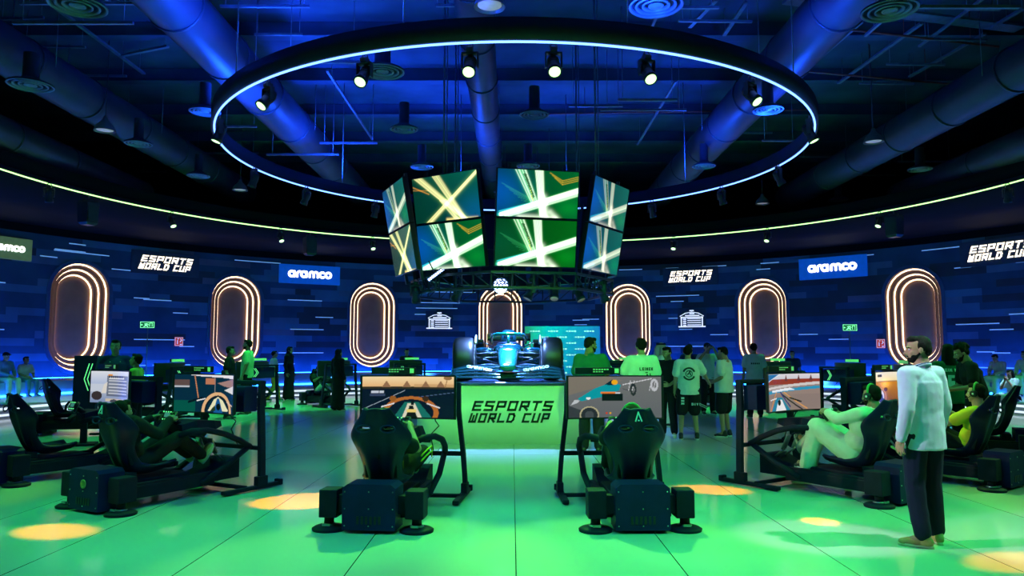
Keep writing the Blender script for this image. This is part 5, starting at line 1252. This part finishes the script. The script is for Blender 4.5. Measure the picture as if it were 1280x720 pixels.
        hm((0, -.02, .045), (.092, .105, .088)); 
        for sx in (-1, 1): t.caps(HM @ Vector((sx * .085, -.02, .0)), j['neck'] + Vector((sx * .15, .02, -.12)), .05, .05)
        t.caps(HM @ Vector((0, -.08, .0)), j['neck'] + Vector((0, -.10, -.22)), .08, .10); child(t, 'head_scarf', PINK, .006)
        q = MB()
        for z in (.085, .105): q.tube([HM @ Vector((.084 * math.cos(a), -.02 + .096 * math.sin(a), z)) for a in [2 * PI * k / 20 for k in range(20)]], .010, 8, closed=True)
        scl(q).build('head_cord', BLACK, body)
    elif hair == 'hijab':
        hm((0, -.028, .025), (.09, .098, .105)); hm((0, .03, .10), (.06, .05, .03)); 
        t.caps(HM @ Vector((0, -.03, -.05)), j['neck'] + Vector((0, -.01, -.02)), .085, .12); t.caps(j['shoL'], j['shoR'], .08, .08); child(t, 'head_scarf', top, .005)
    if beard:
        t = MB(); hm((0, .046, -.080), (.049, .047, .034)); hm((-.040, .040, -.058), (.020, .030, .026)); hm((.040, .040, -.058), (.020, .030, .026)); 
        for sx in (-1, 1): t.caps(HM @ Vector((sx * .066, .004, -.03)), HM @ Vector((sx * .046, .035, -.066)), .009, .014, 8)
        t.caps(HM @ Vector((-.02, .088, -.05)), HM @ Vector((.02, .088, -.05)), .0065, .0065, 8); child(t, 'beard', HAIR[hairc], .001, 1, .007)
    if headset:
        q = MB(); q.tube([HM @ Vector((.092 * math.cos(a), -.012, .012 + .118 * math.sin(a))) for a in [PI * k / 16 for k in range(17)]], .013, 8)
        hs = scl(q).build('headset_band', headset, body)
        q = MB()
        for sx in (-1, 1): q.lathe([(0, -.022), (.036, -.022), (.044, -.006), (.044, .012), (.03, .022), (0, .022)], 18, M=HM @ Matrix.Translation((sx * .094, -.008, -.004)) @ Matrix.Rotation(PI / 2, 4, 'Y'))
        q.tube([HM @ Vector(v) for v in ((-.098, .01, -.02), (-.10, .06, -.06), (-.06, .10, -.07))], .005, 6); scl(q).build('ear_cups', M_PLASTIC, hs)
        q = MB()
        for sx in (-1, 1): q.lathe([(0, .0), (.012, .0), (.012, .004), (0, .004)], 12, M=HM @ Matrix.Translation((sx * .117, -.008, -.004)) @ Matrix.Rotation(sx * PI / 2, 4, 'Y'))
        scl(q).build('ear_cup_cap', M_LOGO, hs)
    return body
def shirt_print(body, make, y, z, s=1.0, tilt=0.0, x=0.0, colr=None, rotz=0.0, name='shirt_print', dx=None):
    """lettering or a motif lying on the cloth: every vertex is dropped onto the shirt"""
    m = MB(); make(m)
    sh = [c for c in body.children if c.name.startswith(('shirt', 'shorts', 'trousers'))]
    sh = [c for c in sh if c.name.startswith('shorts' if name == 'shorts_print' else 'shirt')][0]
    bm = bmesh.new(); bm.from_mesh(sh.data)
    from mathutils.bvhtree import BVHTree
    tr = BVHTree.FromBMesh(bm); bm.free(); R = Matrix.Rotation(rotz, 4, 'Z'); out = []
    for v in m.v:
        p = R @ Vector((v[0] + x, y, v[2] + z)); d = R @ Vector((0, 1, 0)) * (1 if y < 0 else -1); h = tr.ray_cast(p, d, 1.2)
        q = h[0] if h[0] is not None else p; out.append(tuple(q - d * (.003 + .002 * (v[1] < -1e-4))))
    m.v = out; return m.build(name, colr or M_LOGO, sh)
fdx = lambda x, z: (x, z)
R_ = {'rig': rigs}
def rigloc(i): return rigs[i].location.copy(), RIGS[i][2]
HS_GREEN = mat('headset_green', (.06, .35, .08), .4)
# the standing man in front
man = person('standing man in pale blue shirt, dark jeans and tan shoes seen from behind at right', (3.50, 6.42, 0), -24, 1.76, vox=.009, top=PALEBLUE, sleeve='long', hem=.80, bottom=NAVY, shoe=TAN, sole=SOLE, hyaw=-52, hpitch=-4, beard=True, hair='crop', skin='tan', seed=3, loose=1.03,
             J=dict(ankL=(-.10, -.03, .085), ankR=(.13, .02, .085), toeL=(-.19, .13, .03), toeR=(.20, .19, .03), kneeL=(-.11, .02, .5), elbL=(-.245, -.05, 1.14), wriL=(-.265, .0, .90)))
q = MB(); q.tube([Vector((.072 * math.cos(a), -.012 + .072 * math.sin(a), 1.492 - .03 * math.sin(a))) for a in [PI * (.9 + 1.2 * k / 14) for k in range(15)]], .006, 6); q.v = [tuple(c * 1.76 / 1.75 for c in v) for v in q.v]; q.build('lanyard', cloth('lanyard_blue', (.03, .05, .14)), man)
# drivers
def driver(i, label, **k):
    l, hd = rigloc(i); pz = dict(RIGPOSE); return person(label, l, hd, 1.75, pose=RIGPOSE, hand='grip', **k)
driver(4, 'person in ivory robe and green banded headset driving the right rig', vox=.010, top=THOBE, sleeve='long', legs='robe', hair='short', beard=True, headset=HS_GREEN, shoe=mat('sandal_black', (.02, .02, .022), .5), loose=1.08, seed=5, fat=1.25, skin='tan', hpitch=-6,
       J=dict(pelvis=(0, .45, .50), waist=(0, .40, .62), chest=(0, .33, .80), hipL=(-.10, .48, .48), hipR=(.10, .48, .48), kneeL=(-.17, .86, .74), kneeR=(.12, .92, .72), ankL=(-.16, 1.00, .30), toeL=(-.16, 1.17, .30), ankR=(.10, 1.22, .46), toeR=(.10, 1.31, .62), head=(0, .28, 1.13), neck=(0, .26, .99),
              shoL=(-.21, .30, .94), shoR=(.21, .30, .94), elbL=(-.25, .54, .86), wriL=(-.165, .72, .92), elbR=(.24, .54, .86)))
driver(5, 'person in yellow top and headset driving the far right rig', vox=.012, top=YELLOW, sleeve='short', bottom=BLACK, hair='short', headset=HS_GREEN, seed=6, skin='light', J=dict(head=(0, .27, 1.11)))
driver(2, 'person in dark clothes driving the left rig with both hands on its wheel', vox=.012, top=BLACK, sleeve='long', bottom=BLACK, hair='short', shoe=LIMEC, seed=8, J=dict(head=(0, .25, .99), neck=(0, .24, .86), chest=(0, .29, .72)))
d1 = driver(0, 'person in black with yellow trimmed trousers driving the front left rig', vox=.012, top=BLACK, sleeve='short', bottom=BLACK, hair='short', headset=M_PLASTIC, seed=9, skin='tan', J=dict(head=(.02, .26, .95), neck=(0, .24, .82), chest=(0, .29, .68), shoL=(-.17, .27, .78), shoR=(.17, .27, .78), kneeR=(.27, .82, .60), elbR=(.30, .46, .68)))
q = MB()
for dz_ in (0, .05): q.tube([(.335, .48, .56 + dz_), (.36, .62, .60 + dz_), (.375, .78, .62 + dz_), (.34, .95, .54 + dz_)], .008, 6)
q.build('trouser_stripe', YELLOW, kids(d1, 'trousers')[0])
driver(1, 'person with a green banded headset driving the front right rig', vox=.012, top=BLACK, sleeve='short', bottom=BLACK, hair='short', headset=HS_GREEN, seed=10, J=dict(head=(-.02, .24, 1.00), neck=(0, .24, .86), chest=(0, .29, .71)))
driver(11, 'person in blue white clothes sitting in the rig next to the black robe', vox=.018, top=BLACK, sleeve='short', bottom=WHITE, hair='short', seed=11)
# the group right of the podium
A = person('boy in white shirt with a round dark back print and black shorts', (xat(859, 14.0), 14.0, 0), 8, 1.74, vox=.011, top=WHITE, bottom=BLACK, legs='shorts', hem=.84, loose=1.10, hyaw=10, seed=21, skin='tan',
           J=dict(elbR=(.30, .06, 1.2), wriR=(.40, .22, 1.05), hdirR=(.4, .7, -.5), ankL=(-.16, -.02, .085), ankR=(.14, .03, .085), kneeL=(-.14, .02, .5)))
def ringprint(m):
    strokes(m, [arc(0, 0, .105, 20, 160, 9), arc(0, 0, .105, 205, 335, 9)], .032, .001, fdx); strokes(m, [arc(0, 0, .06, 0, 360, 12)], .014, .001, fdx); strokes(m, [[(-.04, .05), (.04, .05)], [(-.03, -.02), (.01, .03), (.03, -.03)]], .022, .001, fdx)
shirt_print(A, ringprint, -1, 1.22, colr=mat('dark_shirt_print', (.03, .06, .05), .7))
shirt_print(A, lambda m: block_text(m, 'DIVE', -.09, -.022, .18, .045, .5, .3, 0, .001), -1, .66, x=.13, name='shorts_print')
shirt_print(A, lambda m: [m.box((0, 0, dz_), (.055, .002, .035)) for dz_ in (-.05, 0, .05)], -1, .72, x=-.12, name='shorts_print')
person('boy in plain white shirt and black shorts looking down to the left', (xat(903, 14.5), 14.5, 0), -50, 1.72, vox=.011, top=WHITE, bottom=BLACK, legs='shorts', loose=1.12, hem=.86, hyaw=-15, hpitch=-12, seed=22, fat=1.08, skin='tan',
       J=dict(elbR=(.26, .02, 1.17), wriR=(.22, .22, 1.08), hdirR=(-.2, .9, -.1), elbL=(-.25, -.06, 1.16), wriL=(-.2, .16, 1.05), hdirL=(.3, .9, 0)))
Cm = person('person in bottle green top and long black trousers in front of the podium edge', (xat(738, 12.2), 12.2, 0), 12, 1.86, vox=.012, top=TEALG, bottom=BLACK, legs='robe' if False else 'long', loose=1.15, hyaw=55, hpitch=-8, beard=True, seed=23, skin='brown', J=dict(elbR=(.25, .05, 1.2), wriR=(.20, .28, 1.16), hdirR=(-.1, .9, .1)))
Dm = person('boy in white shirt with two lines of dark back lettering behind the front right screen', (xat(801, 11.9), 11.9, 0), -4, 1.84, vox=.012, top=WHITE, bottom=BLACK, loose=1.08, hyaw=0, seed=24, skin='tan', J=dict(elbL=(-.28, .08, 1.18), wriL=(-.26, .3, 1.1), hdirL=(0, .9, 0)))
shirt_print(Dm, lambda m: block_text(m, 'LEIMEN', -.11, .03, .22, .05, .3, .25, 0, .001), -1, 1.30, x=.04, colr=mat('dark_shirt_print', (.03, .06, .05), .7))
shirt_print(Dm, lambda m: strokes(m, [[(-.07, .0), (-.02, -.02), (.0, .02), (.03, -.02), (.07, .01)], [(-.03, .05), (.01, .05)], [(.05, .04), (.05, -.01)]], .016, .001, fdx), -1, 1.25, x=.05, colr=mat('dark_shirt_print', (.03, .06, .05), .7))
person('person in black with a face turned left between the white shirted boys', (xat(833, 14.4), 14.4, 0), -150, 1.72, vox=.013, top=BLACK, sleeve='short', bottom=BLACK, loose=1.05, hyaw=20, hpitch=-14, seed=25, skin='tan', shoe=mat('white_trainer', (.6, .6, .6), .6), J=dict(elbL=(-.25, .0, 1.16), wriL=(-.12, .24, 1.02), hdirL=(.4, .8, 0)))
person('man in white robe with a pink beige head scarf behind the boys', (xat(826, 16.6), 16.6, 0), 95, 1.82, vox=.014, top=WHITE, sleeve='long', legs='robe', hair='ghutra', hyaw=-10, seed=26)
person('person with black hair just left of the head scarf', (xat(823, 19.2), 19.2, 0), 170, 1.74, vox=.018, top=PINK, sleeve='long', bottom=BLACK, seed=27)
person('person in dark top with a cap behind the round print shirt', (xat(861, 21.0), 21.0, 0), -160, 1.84, vox=.018, top=DBLUE, bottom=BLACK, hair='cap', seed=28)
Ph = person('photographer in white with raised arms holding a black camera', (xat(883, 19.6), 19.6, 0), 172, 1.86, vox=.014, top=WHITE, sleeve='short', bottom=BLACK, hair='cap', hand='grip', seed=29, J=dict(elbL=(-.30, .10, 1.28), elbR=(.30, .10, 1.28), wriL=(-.09, .22, 1.58), wriR=(.09, .22, 1.58), hdirL=(.3, .5, .6), hdirR=(-.3, .5, .6)))
cm_ = empty('camera_body', Vector((xat(883, 19.6), 19.6, 0)) + Vector((0, -.235, 1.745))); m = MB(); m.box((0, 0, 0), (.15, .07, .10), bev=.01); m.box((0, .01, .06), (.06, .05, .04), bev=.006); m.build('body', M_PLASTIC, cm_)
m = MB(); m.lathe([(0, -.1), (.035, -.1), (.038, -.03), (.038, 0)], 20, M=Matrix.Rotation(-PI / 2, 4, 'X') @ Matrix.Rotation(PI, 4, 'X')); m.build('lens_barrel', M_PLASTIC, cm_); tag(cm_, 'black camera held up by the photographer in white', 'camera')
I_ = person('person in white shirt seen from behind near the right niche row', (xat(941, 18.6), 18.6, 0), 5, 1.84, vox=.014, top=WHITE, bottom=BLACK, loose=1.06, seed=30)
shirt_print(I_, lambda m: block_text(m, 'ARAMCO', -.12, .0, .24, .05, .3, .25, 0, .001) if False else [m.box((x_, 0, 0), (.03, .002, .04)) for x_ in (-.09, -.045, 0, .045, .09)], -1, 1.34, colr=mat('dark_shirt_print', (.03, .06, .05), .7))
person('person in dark blue far behind the stadium screen at right', (xat(989, 25.3), 25.3, 0), -150, 1.66, vox=.02, top=DBLUE, bottom=BLACK, seed=31, skin='light')
# right edge
Km = person('person in green jersey with white number and long dark locks behind the driver in yellow', (xat(1183, 11.3), 11.3, 0), 6, 1.74, vox=.012, top=DGREEN, bottom=BLACK, hair='dread', loose=1.06, seed=32, skin='brown', J=dict(elbR=(.27, .04, 1.16), wriR=(.24, .22, 1.0)))
shirt_print(Km, lambda m: block_text(m, '60', -.10, -.11, .20, .22, .25, .20, 0, .001), -1, 1.17, x=.02)
shirt_print(Km, lambda m: block_text(m, 'MEIN KING', -.15, .0, .30, .045, .3, .24, 0, .001), -1, 1.33)
person('person in black shirt with curly hair leaning left above the driver in yellow', (xat(1216, 10.45), 10.45, 0), -78, 1.76, vox=.012, top=BLACK, bottom=BLACK, hair='curly', beard=True, hpitch=-22, seed=33, skin='tan',
       J=dict(neck=(0, .10, 1.46), head=(0, .17, 1.60), chest=(0, .06, 1.29), shoL=(-.178, .10, 1.41), shoR=(.178, .10, 1.41), elbL=(-.24, .12, 1.14), wriL=(-.18, .36, 1.10), hdirL=(.1, .9, 0), elbR=(.24, .12, 1.14), wriR=(.18, .34, 1.06), hdirR=(-.1, .9, 0)))
def bench_sit(px, py, R_, zs, label, **k):
    """sits on the bench at radius R_ and seat height zs, along the sight line of that part of the bench"""
    p = onwall(px, py, R_); a = math.atan2(p.x - HC.x, p.y - HC.y)
    return person(label, (HC.x + R_ * math.sin(a), HC.y + R_ * math.cos(a), zs - .44), 180 + math.degrees(a), pose=SEATED, **k)
bench_sit(1250, 470, 16.35, .72, 'person in white robe sitting bent forward on the right bench', h=1.75, vox=.016, top=WHITE, sleeve='long', legs='robe', hair='short', hpitch=-25, seed=41, J=dict(head=(0, .20, 1.15), neck=(0, .13, 1.02)))
bench_sit(1285, 468, 16.35, .72, 'person in white robe sitting at the very right edge of the bench', h=1.85, vox=.016, top=WHITE, sleeve='long', legs='robe', hair='short', seed=42)
bench_sit(1268, 505, 13.5, .30 + .1, 'person in white with raised hands sitting on the lower step at right', h=1.6, vox=.016, top=WHITE, sleeve='short', legs='robe', hair='long', seed=43, hpitch=-10, J=dict(wriL=(-.05, .24, .98), wriR=(.05, .24, .98), elbL=(-.22, .22, .74), elbR=(.22, .22, .74), hdirL=(.2, .3, .9), hdirR=(-.2, .3, .9)))
bench_sit(3, 470, 16.35, .72, 'person in blue top and white trousers sitting on the bench at the left edge', h=1.8, vox=.016, top=cloth('mid_blue', (.12, .25, .5)), sleeve='long', bottom=WHITE, hair='cap', seed=44)
bench_sit(29, 470, 16.35, .72, 'person in white shirt and blue trousers sitting on the left bench', h=1.62, vox=.016, top=WHITE, sleeve='short', bottom=cloth('mid_blue', (.12, .25, .5)), hair='short', seed=45)
# left background
R1 = person('man in dark blue shirt with a lanyard standing at left', (xat(146, 13.0), 13.0, 0), 150, 1.83, vox=.012, top=DBLUE, sleeve='short', bottom=BLACK, seed=51, fat=1.08, hyaw=15, J=dict(elbL=(-.25, .02, 1.14), wriL=(-.1, .26, 1.08), hdirL=(.5, .7, 0)))
shirt_print(R1, lambda m: strokes(m, [[(-.08, .2), (-.01, -.05)], [(.08, .2), (.01, -.05)], [(-.03, -.1), (.03, -.1)]], .016, .001, fdx), 1, 1.26)
person('young person in yellow green top standing right of the lanyard man', (xat(173, 12.6), 12.6, 0), -100, 1.59, vox=.013, top=cloth('yellow_green', (.40, .52, .08)), bottom=BLACK, hyaw=5, hpitch=8, seed=52, skin='tan')
person('person in dark clothes facing right before the second lit niche', (xat(289, 18.2), 18.2, 0), 80, 1.76, vox=.014, top=BLACK, bottom=BLACK, seed=53)
person('bearded man in pale green shirt facing left before the second lit niche', (xat(311, 19.5), 19.5, 0), -95, 1.94, vox=.014, top=LIMEC, bottom=BLACK, beard=True, seed=54)
person('person in white shirt and orange trousers walking at left', (xat(344, 25.0), 25.0, 0), 60, 1.66, vox=.016, top=WHITE, bottom=ORANGE, seed=55, loose=1.08, J=dict(kneeL=(-.1, .16, .5), ankL=(-.1, .2, .085), toeL=(-.1, .38, .03), kneeR=(.1, .0, .5), ankR=(.1, -.24, .10), toeR=(.1, -.06, .03)))
person('person in black robe and head scarf walking left of the far rig', (xat(363, 25.6), 25.6, 0), 100, 1.8, vox=.016, top=BLACK, sleeve='long', legs='robe', hair='hijab', seed=56)
person('person in black robe and head scarf standing right of the far rig', (xat(424, 21.0), 21.0, 0), 40, 1.70, vox=.016, top=BLACK, sleeve='long', legs='robe', hair='hijab', seed=57)
person('person in dark clothes far behind the front left screen', (xat(509, 27.6), 27.6, 0), 160, 1.74, vox=.02, top=BLACK, bottom=BLACK, seed=58)
